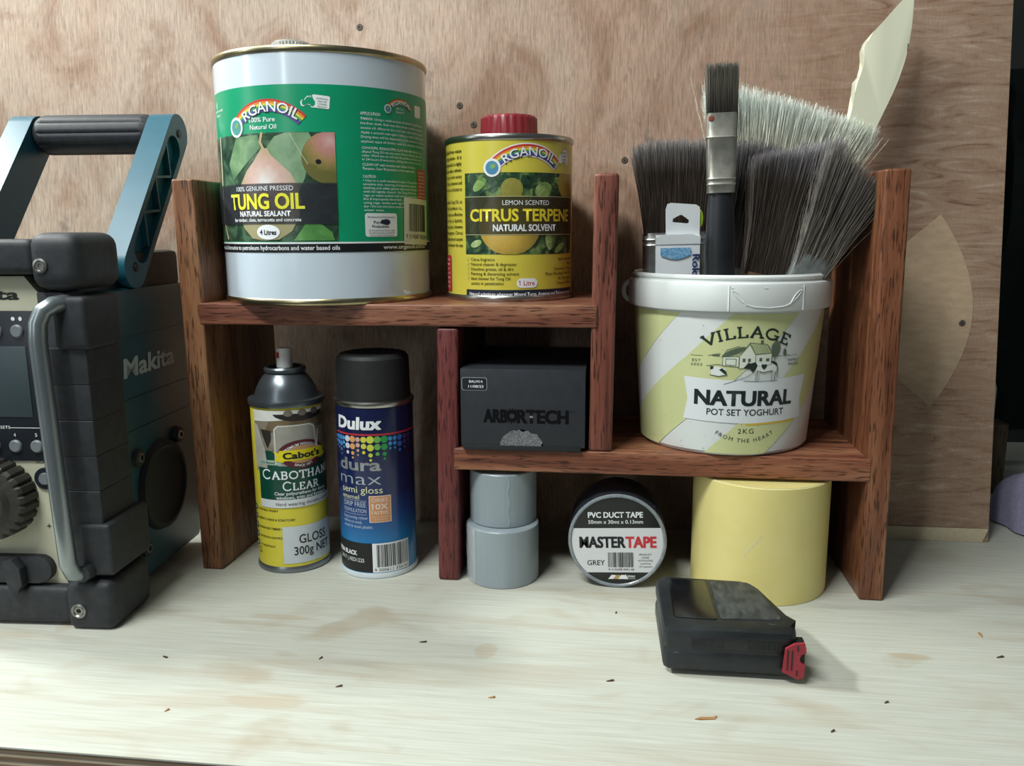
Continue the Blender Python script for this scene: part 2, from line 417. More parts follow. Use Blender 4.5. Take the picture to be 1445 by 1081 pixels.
# ------------------------------------------------------------------ shared label art
TIN = pmat('tinplate', '#a9a9a4', '#c4c3bd', rough=0.28, metal=1.0, scale=40)
GOLDTIN = pmat('brass_tinplate', '#a39a78', '#bdb492', rough=0.3, metal=1.0, scale=40)
RAINBOW = [('red', '#c8362f'), ('orange', '#de8a34'), ('gold', '#e2cf45'), ('green', '#4ba055'), ('blue', '#3a5fa5'), ('violet', '#5c4a8d')]
def arc_band(P, key, m, lift, c, zc, r0, r1, a0, a1, n=26):
    for k in range(n):
        t0, t1 = R(a0+(a1-a0)*k/n), R(a0+(a1-a0)*(k+1)/n)
        P.poly(key, m, lift, [(c+r0*math.sin(t0), zc+r0*math.cos(t0)), (c+r0*math.sin(t1), zc+r0*math.cos(t1)), (c+r1*math.sin(t1), zc+r1*math.cos(t1)), (c+r1*math.sin(t0), zc+r1*math.cos(t0))])
def organoil(P, c, top, k=1.0, rim=False, tag_=''):
    """rainbow arch with the word set along it and a globe for the first letter"""
    Rr = 46*k; zc = top-Rr-6*k; a = 44
    if rim: arc_band(P, 'logo_outline'+tag_, WHITE, L2, c, zc, Rr-5.6*k, Rr+7.2*k, -a-2, a+2)
    for i, (n, h) in enumerate(RAINBOW):
        r1 = Rr+6*k-i*1.75*k; arc_band(P, 'logo_rainbow'+tag_+'_'+n, ink('rb_'+n, h), L3, c, zc, r1-1.75*k, r1, -a, a)
    P.text('logo_shadow'+tag_, NAVY, L4, 'RGANOIL', c+2.8*k+.5*k, zc+Rr-5.0*k, 53*k, 8.6*k, 0.022, arc=Rr-1*k)
    P.text('logo_word'+tag_, WHITE, L5, 'RGANOIL', c+2.8*k, zc+Rr-4.4*k, 53*k, 8.6*k, 0.012, arc=Rr-1*k)
    gx, gz = c-(Rr+1*k)*math.sin(R(a+4)), zc+(Rr-1*k)*math.cos(R(a+4))
    P.ell('globe_ring'+tag_, WHITE, L4, gx, gz, 8.6*k, 8.6*k)
    P.ell('globe'+tag_, ink('globe', '#3f7fae', '#57a08f'), L5, gx, gz, 6.4*k, 6.4*k)
    P.ell('globe_land'+tag_, ink('land', '#79a86a'), L5+0.0001, gx+1*k, gz+1.2*k, 3.0*k, 2.2*k, 14, rot=30)
def photo_ink(name, c1, c2, c3, scale, gl=0.3):
    m, nt, b = new_mat('photo_'+name)
    v = coords(nt, (scale, scale, 1), kind='UV'); f = noise(nt, v, 1.0, 4, 0.6, 0.8)
    nt.links.new(ramp(nt, f, [(0.3, c1), (0.5, c2), (0.7, c3)]), b.inputs['Base Color'])
    b.inputs['Roughness'].default_value = gl; return m

def photo_radial(name, c, rad, stops, gl=0.3):
    m, nt, b = new_mat('photo_'+name)
    v = coords(nt, (100/rad[0], 100/rad[1], 1), (-c[0]/rad[0], -c[1]/rad[1], 0), kind='UV')
    ln = N(nt, 'ShaderNodeVectorMath', operation='LENGTH'); nt.links.new(v, ln.inputs[0])
    f = noise(nt, coords(nt, (18, 18, 1), kind='UV'), 1.0, 4, 0.6); ad = N(nt, 'ShaderNodeMath', operation='MULTIPLY_ADD')
    ad.inputs[1].default_value = 0.35; nt.links.new(f, ad.inputs[0]); nt.links.new(ln.outputs['Value'], ad.inputs[2])
    sb = N(nt, 'ShaderNodeMath', operation='SUBTRACT'); sb.inputs[1].default_value = 0.17; nt.links.new(ad.outputs[0], sb.inputs[0])
    nt.links.new(ramp(nt, sb.outputs[0], stops), b.inputs['Base Color']); b.inputs['Roughness'].default_value = gl; return m

# ------------------------------------------------------------------ four-litre tung oil tin
def can_body(parent, r, h, m, rim_m, seg=96):
    MB().lathe([(0, 0.0015), (r-0.002, 0.0015), (r, 0.004), (r, h-0.004), (r-0.002, h-0.002), (r-0.003, h-0.006), (0, h-0.006)], seg).build('body', m, parent)
    for z0, z1 in ((0, 0.0055), (h-0.0055, h)):
        zm = (z0+z1)/2
        MB().lathe([(r-0.003, z0+.0006), (r+0.0005, z0), (r+0.0014, z0+.0012), (r+0.0016, zm), (r+0.0014, z1-.0012), (r+0.0005, z1), (r-0.003, z1-.0006), (r-0.003, z0+.0006)], seg).build('rim', rim_m, parent)
TZ = S1T
tung = thing('tung_oil_tin', 'large white and green tung oil tin on the upper shelf', 'tin', (0.1157, 0.0780, TZ))
PAINTW = pmat('tin_white', '#cfdde8', '#c9d8e4', rough=0.2, coat=0.5, scale=8)
can_body(tung, 0.0972, 0.2165, PAINTW, GOLDTIN)
cap = MB().lathe([(0, 0.0292), (0.016, 0.0292), (0.0185, 0.0274), (0.0185, 0.0), (0, 0)], 72, ridge=lambda i, r, h: r*(1.0 if i % 2 else 0.955) if r > .017 else r).build('screw_cap', pmat('cap_silver', '#b9b9b2', '#cfcfc8', rough=0.35, metal=0.6), tung, loc=(-0.030, 0.004, 0.2105))
P = Print(on_cyl(0.0972, TZ))
P.rect('label_green', GREEN, L1, -170, 245, 312.4, 443)
P.rect('label_band', ink('label_black', '#15181a'), L2, -170, 245, 303.8, 311.2)
P.rect('label_line', WHITE, L2, -170, 245, 311.2, 312.6)
# printed photograph of tung fruit
PH = photo_ink('leaves_dark', '#12241b', '#2f4a37', '#5c7d60', 5.5)
P.rect('photo_print', PH, L2, -112, 41.5, 313.4, 404.3)
P.poly('printed_leaf', photo_ink('leaf', '#5f8560', '#7c9d79', '#8fac88', 3), L3, [(-18, 392), (-10, 401), (0, 404), (20, 404), (24, 396), (19, 380), (15, 366), (8, 352), (-4, 360), (-14, 376)])
P.poly('printed_leaf_left', photo_ink('leaf2', '#4a7050', '#698e66', '#8fae84', 4), L3, [(-52, 402), (-26, 403), (-24, 392), (-40, 380), (-60, 366), (-66, 380)])
P.poly('printed_leaf_low', photo_ink('leaf3', '#41763c', '#5b9350', '#73a863', 4), L3, [(3, 314), (38, 314), (36, 321), (27, 328), (14, 328)])
P.line('leaf_vein', ink('vein', '#b9c9a8'), L4, [(4, 403), (10, 392), (18, 378)], .5)
P.line('printed_twig', ink('twig', '#c9c4a6', '#b3a98a'), L4, [(-83, 404), (-84, 380), (-86, 350), (-86, 330), (-78, 316)], 3.0)
pear = []
for x, z in ((-23, 392), (-17, 391.5), (-14, 386), (-6, 379), (3, 371), (9, 360), (11, 348), (9, 334), (2, 322), (-10, 315), (-24, 314), (-38, 316), (-48, 325), (-53, 338), (-53, 350), (-49, 362), (-41, 373), (-32, 381), (-27, 387)): pear.append((x, z))
P.poly('printed_pear', photo_radial('pear', (-20, 364), (34, 34), [(0.0, '#e0e4e4'), (0.16, '#dccfc8'), (0.45, '#cfaea2'), (0.8, '#b9a385'), (1.0, '#a09a72')]), L4, pear)
P.line('pear_stem', ink('stem', '#b9a57e'), L4, [(-21, 391), (-24, 397), (-22, 404)], 2.4)
P.ell('printed_fruit', photo_radial('fruit', (37, 397), (26, 26), [(0.0, '#d7b0ac'), (0.3, '#c58d88'), (0.6, '#a98a5e'), (0.9, '#7f7a42'), (1.0, '#6c6a3a')]), L4, 37, 383, 24, 22, clip=(-99, 41.5, 314, 404.2))
P.ell('fruit_eye', BLACK, L5, 27, 380, 2.4, 2.0, 12)
band = pmat('photo_band', '#30323a', '#3a3a44', rough=0.3, alpha=0.68)
P.rect('photo_caption', band, L5+.0002, -112, 41.5, 328.0, 362.6)
TXL = 0.0012
P.text('small_caption', WHITE, TXL, '100% GENUINE PRESSED', -25.1, 356.4, 60, 4.2, 0.0)
P.text('product_name', ink('lime', '#e4e23c'), TXL, 'TUNG OIL', -25.4, 341.2, 78.5, 13.4, 0.03)
P.text('small_caption', WHITE, TXL, 'NATURAL SEALANT', -25.1, 334.9, 53.5, 4.6, 0.035)
P.text('small_caption', WHITE, TXL, 'for timber, slate, terracotta and concrete', -24.9, 330.4, 71, 3.1, 0.02)
P.ell('volume_oval', WHITE, L5+.0002, -20.7, 321.3, 11.6, 6.4)
P.text('volume_text', BLACK, TXL, '4 Litres', -20.7, 319.2, 16.5, 4.3, 0.02)
organoil(P, -16.5, 431.8, 0.98)
P.text('pure_caption', WHITE, L2, '100% Pure', -21.3, 413.4, 25.7, 4.0, 0.01)
P.text('pure_caption', WHITE, L2, 'Natural Oil', -20.8, 407.4, 26.4, 4.0, 0.01)
P.rect('origin_tag', WHITE, L2, 24, 38.5, 423.5, 434, 1.2, rot=-6)
aus = [(0, 5), (2, 7), (4, 6.5), (5, 8.5), (7.5, 10.5), (9, 9.5), (10, 11), (11, 9), (12.2, 11.5), (13.2, 8.5), (15.4, 5), (14.8, 1.5), (12.6, -.4), (10.6, 0), (9.4, 2), (6.6, 2.6), (3, .8), (.8, 1.4)]
P.poly('australia_mark', WHITE, L2, [(14.2+x*.86, 424.2+y*.9) for x, y in aus])
P.poly('australia_fill', GREEN, L3, [(15.4+x*.72, 425.3+y*.72) for x, y in aus])
for k, t in enumerate(('AUSTRALIAN', 'MADE AND', 'OWNED', 'PRODUCT')): P.text('origin_text', ink('green_text', '#1a7c58'), L3, t, 32.2, 430.6-k*2.2, 9.5 if k == 0 else 7.5, 1.3, 0.0, rot=-6)
P.text('eco_text', WHITE, L2, 'Environmentally', -84, 426.5, 22, 2.4); P.text('eco_text', WHITE, L2, 'friendly', -87, 422.6, 12, 2.4)
P.line('eco_tick', WHITE, L2, [(-91, 434), (-89.4, 430), (-87, 435.5)], 1.1)
P.text('back_heading', WHITE, L2, 'APPLICATION', 64, 419.9, 19, 2.7, 0.025, 'l')
lines1 = ['TIMBER: Using a small amount of diluted Tung Oil with a', 'lint free cloth. Rub into the timber surface to remove', 'excess oil. Allow to dry overnight, then sand if required.', 'Apply a second coat again rubbing in well. A third coat of', 'Drying time will be dependent on the amount of oil that is', 'applied, type of timber and the ambient temperature.']
for k, t in enumerate(lines1): P.text('back_text', WHITE, L2, t, 64, 415.8-k*3.75, 80+(k*7) % 6, 2.2, 0.004, 'l')
lines2 = ['CONCRETE, TERRACOTTA, SLATE AND MUD BRICK: Using', 'diluted Tung Oil mix two parts thinner, liberally apply with', 'roller. Work the oil well into the surface and then remove', 'in 24 hours if necessary, taking care not to overwork.']
for k, t in enumerate(lines2): P.text('back_text', WHITE, L2, t, 64.4, 391.6-k*3.2, 76+(k*5) % 5, 2.1, 0.02 if k == 0 else 0.004, 'l')
for k, t in enumerate(('CLEAN UP with brushes and rollers in Citrus', 'Terpene, Gum Turpentine or hot soapy water.')): P.text('back_text', WHITE, L2, t, 64.4, 377.6-k*3.4, 62, 2.2, 0.01, 'l')
P.text('caution_heading', WHITE, L2, 'CAUTION', 64.5, 367.4, 12.1, 2.5, 0.025, 'l')
for k, t in enumerate(('\u2022 Use in a well-ventilated area \u2022 If you have', 'sensitive skin, wearing of impervious gloves,', 'clothing and safety glasses will avoid irritation', 'with lid tightly closed \u2022 As Tung Oil is an', 'rags, or waste soaked with oil has spontaneous', 'fire if improperly discarded - place', 'using rags, waste and rag to', 'dry \u2022 Do not introduce waste into', 'water ways.')):
    P.text('back_text', WHITE, L2, t, 64.4, 364.2-k*3.15, (66, 64, 66, 62, 66, 50, 44, 46, 20)[k], 2.1, 0.004, 'l')
organoil(P, 106.5, 436.5, 0.44, tag_='_back')
P.text('back_caption', WHITE, L2, '100% Pure', 106, 427.2, 10, 1.9); P.text('back_caption', WHITE, L2, 'Natural Oil', 106, 424.4, 10.5, 1.9)
P.rect('origin_tag_back', WHITE, L2, 128, 140, 423.5, 434, 1.2)
P.rect('warning_box', ink('warn', '#b8434a', '#a53a42'), L2, 130, 152, 350, 378, 2)
for k in range(8): P.text('warning_text', WHITE, L3, ('Contains oil', 'keep away', 'from fire', 'read label', 'before use', 'store cool', 'wear gloves', 'first aid')[k], 141, 374-k*3.1, 16, 1.8)
P.rect('maker_sticker', WHITE, L2, 65, 98, 316.8, 337.3, 2.2)
P.text('maker_text', BLACK, L3, 'Manufactured and Distributed by', 81.5, 333.2, 28, 1.7); P.text('maker_text', NAVY, L3, 'Pure', 73, 328.2, 8, 2.6, 0.02, 'l'); P.text('maker_text', NAVY, L3, 'Productions', 71.5, 324.6, 17, 2.6, 0.02, 'l')
P.ell('maker_logo', NAVY, L3, 86, 329.6, 4.2, 2.6, 16); P.ell('maker_logo', ink('logo_blue', '#5d7ea5'), L3, 82.5, 329.8, 2.4, 2.0, 12)
for k in range(3): P.text('maker_text', BLACK, L3, ('130 Windmill Road, Shenton, NSW 2219', 'For Sales Information, call 1300 786 307', 'Visit: www.pure-productions.com'), 81.5, 322-k*2.1, 27, 1.4) if False else P.text('maker_text', BLACK, L3, ('130 Windmill Road, Shenton, NSW', 'For Sales Information, call 1300 786', 'Visit our web site for productions')[k], 81.5, 321.6-k*2.1, 27-k, 1.4)
P.text('band_text', WHITE, L3, 'Natural Alternative to petroleum hydrocarbons and water based oils', -29, 306.0, 142, 3.9, 0.03)
P.text('web_text', WHITE, L3, 'www.organoil.com.au', 113, 306.0, 62, 3.7, 0.015)
P.rect('barcode_sticker', pmat('sticker_white', '#dfe2de', '#d2d5d2', rough=0.35), L4, 107, 152, 309, 351, 1.0, rot=-2)
P.barcode('barcode', BLACK, L5, 114, 146, 321, 346, 3, rot=-2)
P.text('barcode_number', BLACK, L5, '9 314287 002504', 129, 314.5, 40, 4.0, rot=-2)
P.flush(tung)

# ------------------------------------------------------------------ one-litre citrus terpene tin
CR = 0.0597
citrus = thing('citrus_terpene_tin', 'yellow citrus solvent tin with red ribbed screw cap', 'tin', (0.2920, 0.0911, TZ))
can_body(citrus, CR, 0.1478, YEL, TIN)
MB().lathe([(0.0, 0.0), (0.031, 0.0), (0.034, 0.004), (0.031, 0.0055), (0, 0.0055)], 48).build('neck_collar', TIN, citrus, loc=(0, 0, 0.1425))
MB().lathe([(0, 0.022), (0.0245, 0.022), (0.0268, 0.0195), (0.0272, 0.004), (0.0280, 0.0035), (0.0280, 0.0), (0, 0)], 96, ridge=lambda i, r, h: r*(1.0 if i % 4 < 2 else 0.97) if .0262 < r < .0276 else r).build('screw_cap', pmat('cap_red', '#8c2d38', '#842a34', rough=0.35, scale=30), citrus, loc=(0, 0, 0.147))
P = Print(on_cyl(CR, TZ))
PH2 = photo_ink('citrus_leaves', '#0c1f18', '#2a4a33', '#7f9a58', 9)
P.rect('photo_print', PH2, L1, -36, 84, 300.4, 372.3)
CLEAF = photo_ink('cleaf', '#4f7a3a', '#86a860', '#c3cf9a', 8)
for c_, d_, a_, b_, rr in ((-20, 362, 8, 4, 40), (40, 357, 9, 7, 20), (58, 365, 6, 3, -30), (-24, 310, 6, 3, 20), (46, 312, 4, 8, 10), (60, 306, 8, 3, 30)):
    P.ell('printed_leaf@%d' % c_, CLEAF, L2, c_, d_, a_, b_, 16, rot=rr)
P.ell('printed_citrus', photo_radial('citrus', (2, 322), (34, 30), [(0.0, '#d3b865'), (0.5, '#c2a246'), (0.9, '#96843a')]), L3, 8, 327, 29, 27.5, clip=(-36, 84, 300.6, 372))
P.ell('citrus_crown', photo_ink('crown', '#7f7a34', '#8e8a40', '#a09a55', 5), L3, 10, 358, 10, 9.5, clip=(-36, 84, 300.6, 372))
P.ell('printed_citrus_right', photo_ink('citrus2', '#8a7f2c', '#a3932f', '#b0a24a', 4), L3, 70, 364, 13, 14, clip=(-36, 83.8, 300.6, 372))
P.rect('photo_caption', pmat('citrus_band', '#3c3c28', '#45442e', rough=0.3, alpha=0.74), L4, -36, 84, 318, 351.4)
P.rect('photo_rule', ink('rule', '#b9b98f'), L5, -36, 84, 351.2, 351.7); P.rect('photo_rule', ink('rule', '#b9b98f'), L5, -36, 84, 317.7, 318.2)
P.text('small_caption', WHITE, L5, 'LEMON SCENTED', 23.5, 344.0, 44, 4.3)
P.text('product_name', ink('citrus_name', '#e8d838'), L5, 'CITRUS TERPENE', 22.5, 330.0, 104, 11.0, 0.028)
P.text('small_caption', WHITE, L5, 'NATURAL SOLVENT', 23.2, 321.2, 60.5, 6.0, 0.03)
organoil(P, 24.5, 396.5, 0.92, rim=True)
P.poly('australia_mark', WHITE, L2, [(58+x*1.1, 380+y*1.35) for x, y in aus])
for k in range(3): P.text('australia_text', BLACK, L3, ('AUSTRALIAN', 'MADE', 'OWNED')[k], 66.5, 390-k*3, 9-k, 1.6)
for k, t in enumerate(('Citrus fragrance', 'Natural cleaner & degreaser', 'Dissolves grease, oil & dirt', 'Painting & decorating solvent', 'Ideal thinner for Tung Oil', 'assists in penetration')):
    P.text('bullet_text', ink('olive_text', '#4a4718'), L2, t, -30, 294.6-k*4.3, (24, 44, 41, 46, 38, 32)[k], 2.9, 0.006, 'l')
    if k < 5: P.line('bullet_tick', ink('tick', '#b5b06a'), L2, [(-34.5, 296), (-33.8, 294.5), (-32.3, 297.5)] if k == 0 else [(-34.5, 296-k*4.3), (-33.8, 294.5-k*4.3), (-32.3, 297.5-k*4.3)], .5)
for k, t in enumerate(('Ideal to remove from', 'Roads', 'Concrete, Terrazzo', 'Paint Brushes, Hot Glue', 'Ink, Gum, Lipstick', 'Crayons, Bitumen')):
    P.text('use_text', ink('olive_text', '#4a4718'), L2, t, 84, 294.4-k*4.4, (26, 10, 32, 42, 26, 28)[k], 2.9, 0.006, 'r')
P.rect('volume_pill', WHITE, L2, 13.8, 33.4, 270.4, 278.9, 4.1)
P.text('volume_text', ink('red_text', '#a8283a'), L3, '1 Litre', 23.6, 272.6, 14, 4.4, 0.01)
P.line('volume_text', ink('red_text', '#a8283a'), L3, [(16.9, 276.8), (15.9, 275.9)], .6)
P.rect('bottom_strip', ink('navy_strip', '#20283a'), L2, -35.8, 86, 261.2, 268.6)
P.text('strip_text', WHITE, L3, 'Natural substitute whenever Mineral Turps, Acetone and Toluene are used', -32, 263.2, 112, 3.2, 0.025, 'l')
for k, t in enumerate(('distilled from waste', 'orange juices - It is', 'terpenes and is a highly', 'cleaner with a refresh-', 'for use on wide variety', 'of Turps, Acetone and', 'works as a surfactant to', '', 'is unlike Tung Oil, to', 'all hard surfaces i.e.,', 'It is also an effective', 'dirt, inks, ie. lipstick,', 'tar, crayons, bitumen', 'detergents. Citrus', 'unlike mineral turpen', 'oils whenever the use')):
    if t: P.text('side_text', ink('olive_dark', '#332f14'), L2, t, -40, 391-k*5.6, 34, 3.4, 0.02 if k < 4 else .006, 'r')
P.rect('warning_box', ink('warn2', '#bf3038'), L2, -84, -61, 265, 299, 2)
for k in range(7): P.text('warning_text', WHITE, L3, ('Harmful', 'if swallowed', 'keep out of', 'reach of', 'children', 'read safety', 'directions')[k], -65, 294-k*4.2, 14, 2.4, 0, 'r')
P.flush(citrus)

# ------------------------------------------------------------------ spray cans
def serif_word(P, key, m, lift, word, s0, base, h, wd, ratio=0.16):
    """roman capitals drawn from strokes with serifs"""
    G = {'C': [('a', .45, .5, .42, .5, 45, 315)], 'O': [('a', .45, .5, .43, .5, 0, 360)], 'A': [(.06, 0, .4, 1), (.4, 1, .76, 0), (.2, .36, .62, .36), (-.02, 0, .16, 0), (.62, 0, .88, 0)],
         'B': [(.12, 0, .12, 1), (.0, 0, .34, 0), (.0, 1, .34, 1), (.12, .53, .34, .53), ('a', .34, .765, .24, .235, -90, 90), ('a', .34, .265, .28, .265, -90, 90)],
         'T': [(.38, 0, .38, 1), (.02, 1, .74, 1), (.02, 1, .02, .84), (.74, 1, .74, .84), (.24, 0, .52, 0)], 'H': [(.12, 0, .12, 1), (.66, 0, .66, 1), (.12, .52, .66, .52), (0, 0, .24, 0), (0, 1, .24, 1), (.54, 0, .78, 0), (.54, 1, .78, 1)],
         'N': [(.12, 0, .12, 1), (.12, 1, .68, 0), (.68, 0, .68, 1), (0, 0, .24, 0), (-.02, 1, .14, 1), (.56, 1, .8, 1)], 'E': [(.12, 0, .12, 1), (0, 0, .6, 0), (0, 1, .58, 1), (.12, .52, .46, .52), (.6, 0, .6, .16), (.58, 1, .58, .84)],
         'L': [(.12, 0, .12, 1), (0, 0, .58, 0), (0, 1, .24, 1), (.58, 0, .58, .18)], 'R': [(.12, 0, .12, 1), (0, 0, .24, 0), (0, 1, .34, 1), (.12, .5, .34, .5), ('a', .34, .75, .25, .25, -90, 90), (.34, .5, .68, 0), (.66, 0, .78, 0)],
         'V': [(.06, 1, .42, 0), (.42, 0, .78, 1), (-.04, 1, .18, 1), (.66, 1, .88, 1)], 'I': [(.12, 0, .12, 1), (0, 0, .24, 0), (0, 1, .24, 1)],
         'G': [('a', .45, .5, .42, .5, 45, 330), (.82, 0.06, .82, .42), (.6, .42, .92, .42)]}
    ADV = {'C': .92, 'O': 1.02, 'A': .94, 'B': .80, 'T': .84, 'H': .92, 'N': .94, 'E': .78, 'L': .74, 'R': .86, 'V': .92, 'I': .4, 'G': 1.06}
    big = True; x = 0; segs = []
    for ch in word:
        if ch == '^': big = True; continue
        k = h if big else h*.8; th = h*ratio
        for g in G[ch]:
            if g[0] == 'a':
                _, cx, cy, rx, ry, a0, a1 = g; n = 12; pr = None
                for q in range(n+1):
                    t = R(a0+(a1-a0)*q/n); p = ((x+(cx+rx*math.cos(t))*k), (cy+ry*math.sin(t))*k)
                    if pr: segs.append((pr, p, th*.85))
                    pr = p
            else:
                a, b_, c, d = g; thin = th if b_ != d else th*.6
                segs.append(((x+a*k, b_*k), (x+c*k, d*k), thin))
        x += ADV[ch]*k+.06*h; big = False
    f = wd/x
    return [((a[0]*f, a[1]), (b_[0]*f, b_[1]), t) for a, b_, t in segs], wd
def put_serif(P, key, m, lift, word, s0, base, h, wd, arc=0.0, cs=0.0, small=True, ratio=.16):
    segs, _ = serif_word(P, key, m, lift, word, s0, base, h, wd, ratio)
    for a, b_, t in segs:
        if arc:
            def bend(p):
                x, y = p[0]-wd/2, p[1]; return (cs+(arc+y)*math.sin(x/arc), base+(arc+y)*math.cos(x/arc)-arc)
            a, b_ = bend(a), bend(b_); P.line(key, m, lift, [a, b_], t)
        else: P.line(key, m, lift, [(s0+a[0], base+a[1]), (s0+b_[0], base+b_[1])], t)

cab = thing('varnish_spray_can', 'yellow and green varnish spray can with grey dome and white nozzle', 'spray can', (0.0822, 0.0326, 0))
AR = 0.0340
SILV = pmat('can_silver', '#7c8287', '#8e9499', rough=0.32, metal=0.85, scale=20)
MB().lathe([(0, 0.002), (AR-0.003, 0.001), (AR-0.0005, 0.0), (AR+0.0005, 0.003), (AR, 0.0055), (AR, 0.160), (AR-0.001, 0.164), (AR-0.004, 0.166), (0, 0.166)], 72).build('body', ink('can_yellow', '#d4c943', '#cec23b', rough=0.28), cab)
MB().lathe([(AR-0.003, 0.0008), (AR+0.0004, -0.0), (AR+0.0012, 0.0012), (AR+0.0012, 0.0042), (AR+0.0003, 0.0062), (AR-0.003, 0.0062)], 72).build('base_rim', SILV, cab)
MB().lathe([(AR-0.002, 0.1605), (AR+0.0014, 0.1612), (AR+0.0020, 0.1635), (AR+0.0016, 0.1665), (AR-0.0015, 0.1672), (AR-0.003, 0.1660), (AR-0.0042, 0.1685), (AR-0.006, 0.1745), (AR-0.0085, 0.180), (AR-0.0115, 0.185), (AR-0.0145, 0.1885), (0.0182, 0.190), (0.0196, 0.1915), (0.0197, 0.1942), (0.0186, 0.1958), (0.0165, 0.1955), (0.0150, 0.1925), (0.009, 0.193), (0.006, 0.1965), (0, 0.1968)], 72).build('dome', pmat('dome_grey', '#5d6469', '#6d757a', rough=0.3, metal=0.75, scale=18), cab)
noz = MB().lathe([(0, 0.194), (0.0074, 0.194), (0.0076, 0.1965), (0.0070, 0.2115), (0.0060, 0.2132), (0, 0.2132)], 24).build('nozzle', pmat('nozzle_white', '#dfe0dc', '#d6d7d3', rough=0.4), cab)
MB().box(-0.0016, 0.0016, -0.0079, -0.0066, 0.2040, 0.2095, 0.0004).map(lambda p: Matrix.Rotation(R(-32), 3, 'Z') @ p).build('spray_hole', pmat('nozzle_red', '#b3272c', '#a52228', rough=0.4), noz)
P = Print(on_cyl(AR, 0), 2.0)
P.rect('photo_print', photo_ink('kitchen', '#6d6457', '#8a8272', '#a39c8c', 2), L1, -23, 62, 100, 159)
P.poly('photo_window', photo_ink('daylight', '#c9cac2', '#d9dad4', '#e2e3de', 3), L2, [(-23, 158.9), (52, 158.9), (50, 154), (26, 151), (-6, 149), (-23, 148)])
P.poly('photo_table', photo_ink('tabletop', '#564a36', '#6b5d45', '#857658', 3), L2, [(-4, 149), (60, 153), (62, 141), (-10, 138)])
P.ell('photo_bowl', ink('bowl', '#231f1d', '#2d2926'), L3, 26, 156, 26, 7.5, clip=(-23, 62, 145, 155.5))
for c_ in (14, 27, 40): P.ell('photo_ornament', ink('orn', '#5a4f46', '#8d8378'), L4, c_, 156.2, 4.2, 3.0, 14)
P.rect('photo_chair', photo_ink('chair', '#8d8b82', '#9b9990', '#a5a39a', 3), L3, 0, 40, 106, 144.5, 4)
P.line('photo_chair_edge', ink('chair_edge', '#c9c9c1'), L4, [(0.6, 108), (0.6, 141), (4, 144.3), (34, 144.3), (38.5, 141), (41, 118), (43, 137)], 1.5)
P.poly('photo_chair_left', photo_ink('chair_l', '#97958c', '#aaa89f', '#b7b5ac', 3), L3, [(-23, 146), (-18, 145), (-10, 122), (-8, 104), (-23, 104)])
P.poly('photo_dark', ink('photo_dark', '#2c2a26'), L3, [(-14, 141), (-3, 140), (-3, 131), (-7, 123), (-10, 130)])
P.poly('label_green', DKGREEN, L3, [(-19, 72.8), (62, 72.8), (62, 112), (40, 106), (10, 118.5), (-8, 121), (-15, 117.5), (-19, 110)])
P.rect('label_strip', ink('strip_white', '#d5dadb'), L4, -19, 62, 65.2, 73.2)
P.rect('grade_pill', ink('pill_sage', '#9fb3a6'), L4, -19, 6, 107, 111.8, 2.2)
P.text('grade_text', DKGREEN, L5, 'Oil Based', -8, 108.3, 15, 2.4)
P.ell('badge', ink('maroon', '#5c2228', '#532026'), L4, 26, 116.5, 23.5, 13.8, 40, rot=-2)
P.ell('badge_inner', ink('badge_tan', '#b88a58', '#c49a6a'), L5, 26, 116.5, 16.5, 8.6, 30)
P.text('badge_text', WHITE, L5+.00006, 'PREMIUM WOODCARE', 26, 125.2, 36, 2.5, 0.015, arc=26)
P.text('badge_text', WHITE, L5+.00006, 'SINCE 1871', 26, 104.6, 18, 2.3, 0.015, arc=-26)
P.poly('ribbon', ink('ribbon_yellow', '#e0d21f'), L5+.00012, [(-1.5, 120), (8, 118), (8, 109.5), (-0.5, 111.4), (2, 115.6)])
P.poly('ribbon', ink('ribbon_yellow', '#e0d21f'), L5+.00012, [(51.5, 120.4), (43, 118), (43, 109.5), (52.5, 112), (49, 116)])
P.rect('ribbon', ink('ribbon_yellow', '#e0d21f'), L5+.0002, 4, 47, 111.0, 121.0)
P.text('brand_name', BLACK, L5+.0003, "Cabot's", 25.5, 113.0, 36, 6.2, 0.05)
put_serif(P, 'product_name', WHITE, L4, 'CABOTHANE', -14, 93.6, 8.8, 76, ratio=.17)
put_serif(P, 'product_name', WHITE, L4, 'CLEAR', 6, 82.4, 8.2, 36, ratio=.17)
P.text('small_caption', WHITE, L4, 'Clear polyurethane for doors,', 24.5, 77.8, 54, 3.2, 0.01); P.text('small_caption', WHITE, L4, 'windows, trim and furniture', 25, 73.8, 52, 3.2, 0.01)
P.text('strip_text', ink('slate_text', '#3b4650'), L5, 'Hard wearing durable varnish', 27.5, 67.4, 58, 3.4)
for k, t in enumerate(('DURABLE FINISH', 'RESISTS STAINS & SCRATCHES', 'ENHANCES TIMBER GRAIN', 'LOW ODOUR & 2 HOUR RECOAT', 'UV RESISTANT')):
    z = 61.0-k*9.0
    P.ell('bullet_dot', ink('bullet_teal', '#1f4a44', '#2d5f5a'), L1, -31, z+1, 3.4, 3.4, 16); P.ell('bullet_mark', WHITE, L2, -31, z+1.2, 1.2, 1.4, 8)
    P.text('bullet_text', ink('olive_text2', '#3c3a14'), L1, t, -25, z, (24, 40, 36, 30, 20)[k], 2.3, 0.012, 'l', shear=.2)
P.text('recycle_mark', ink('olive_text2', '#3c3a14'), L1, 'G', -27, 17, 6, 6, 0.0)
P.rect('sticker', ink('sticker', '#cfd6da', '#c8d0d4', rough=0.35), L2, 3, 62, 9.5, 46.5)
P.text('sticker_text', BLACK, L3, 'GLOSS', 33, 29.2, 30, 9.0, 0.012); P.text('sticker_text', BLACK, L3, '300g NET', 33, 17.8, 40, 8.6, 0.014)
P.flush(cab)

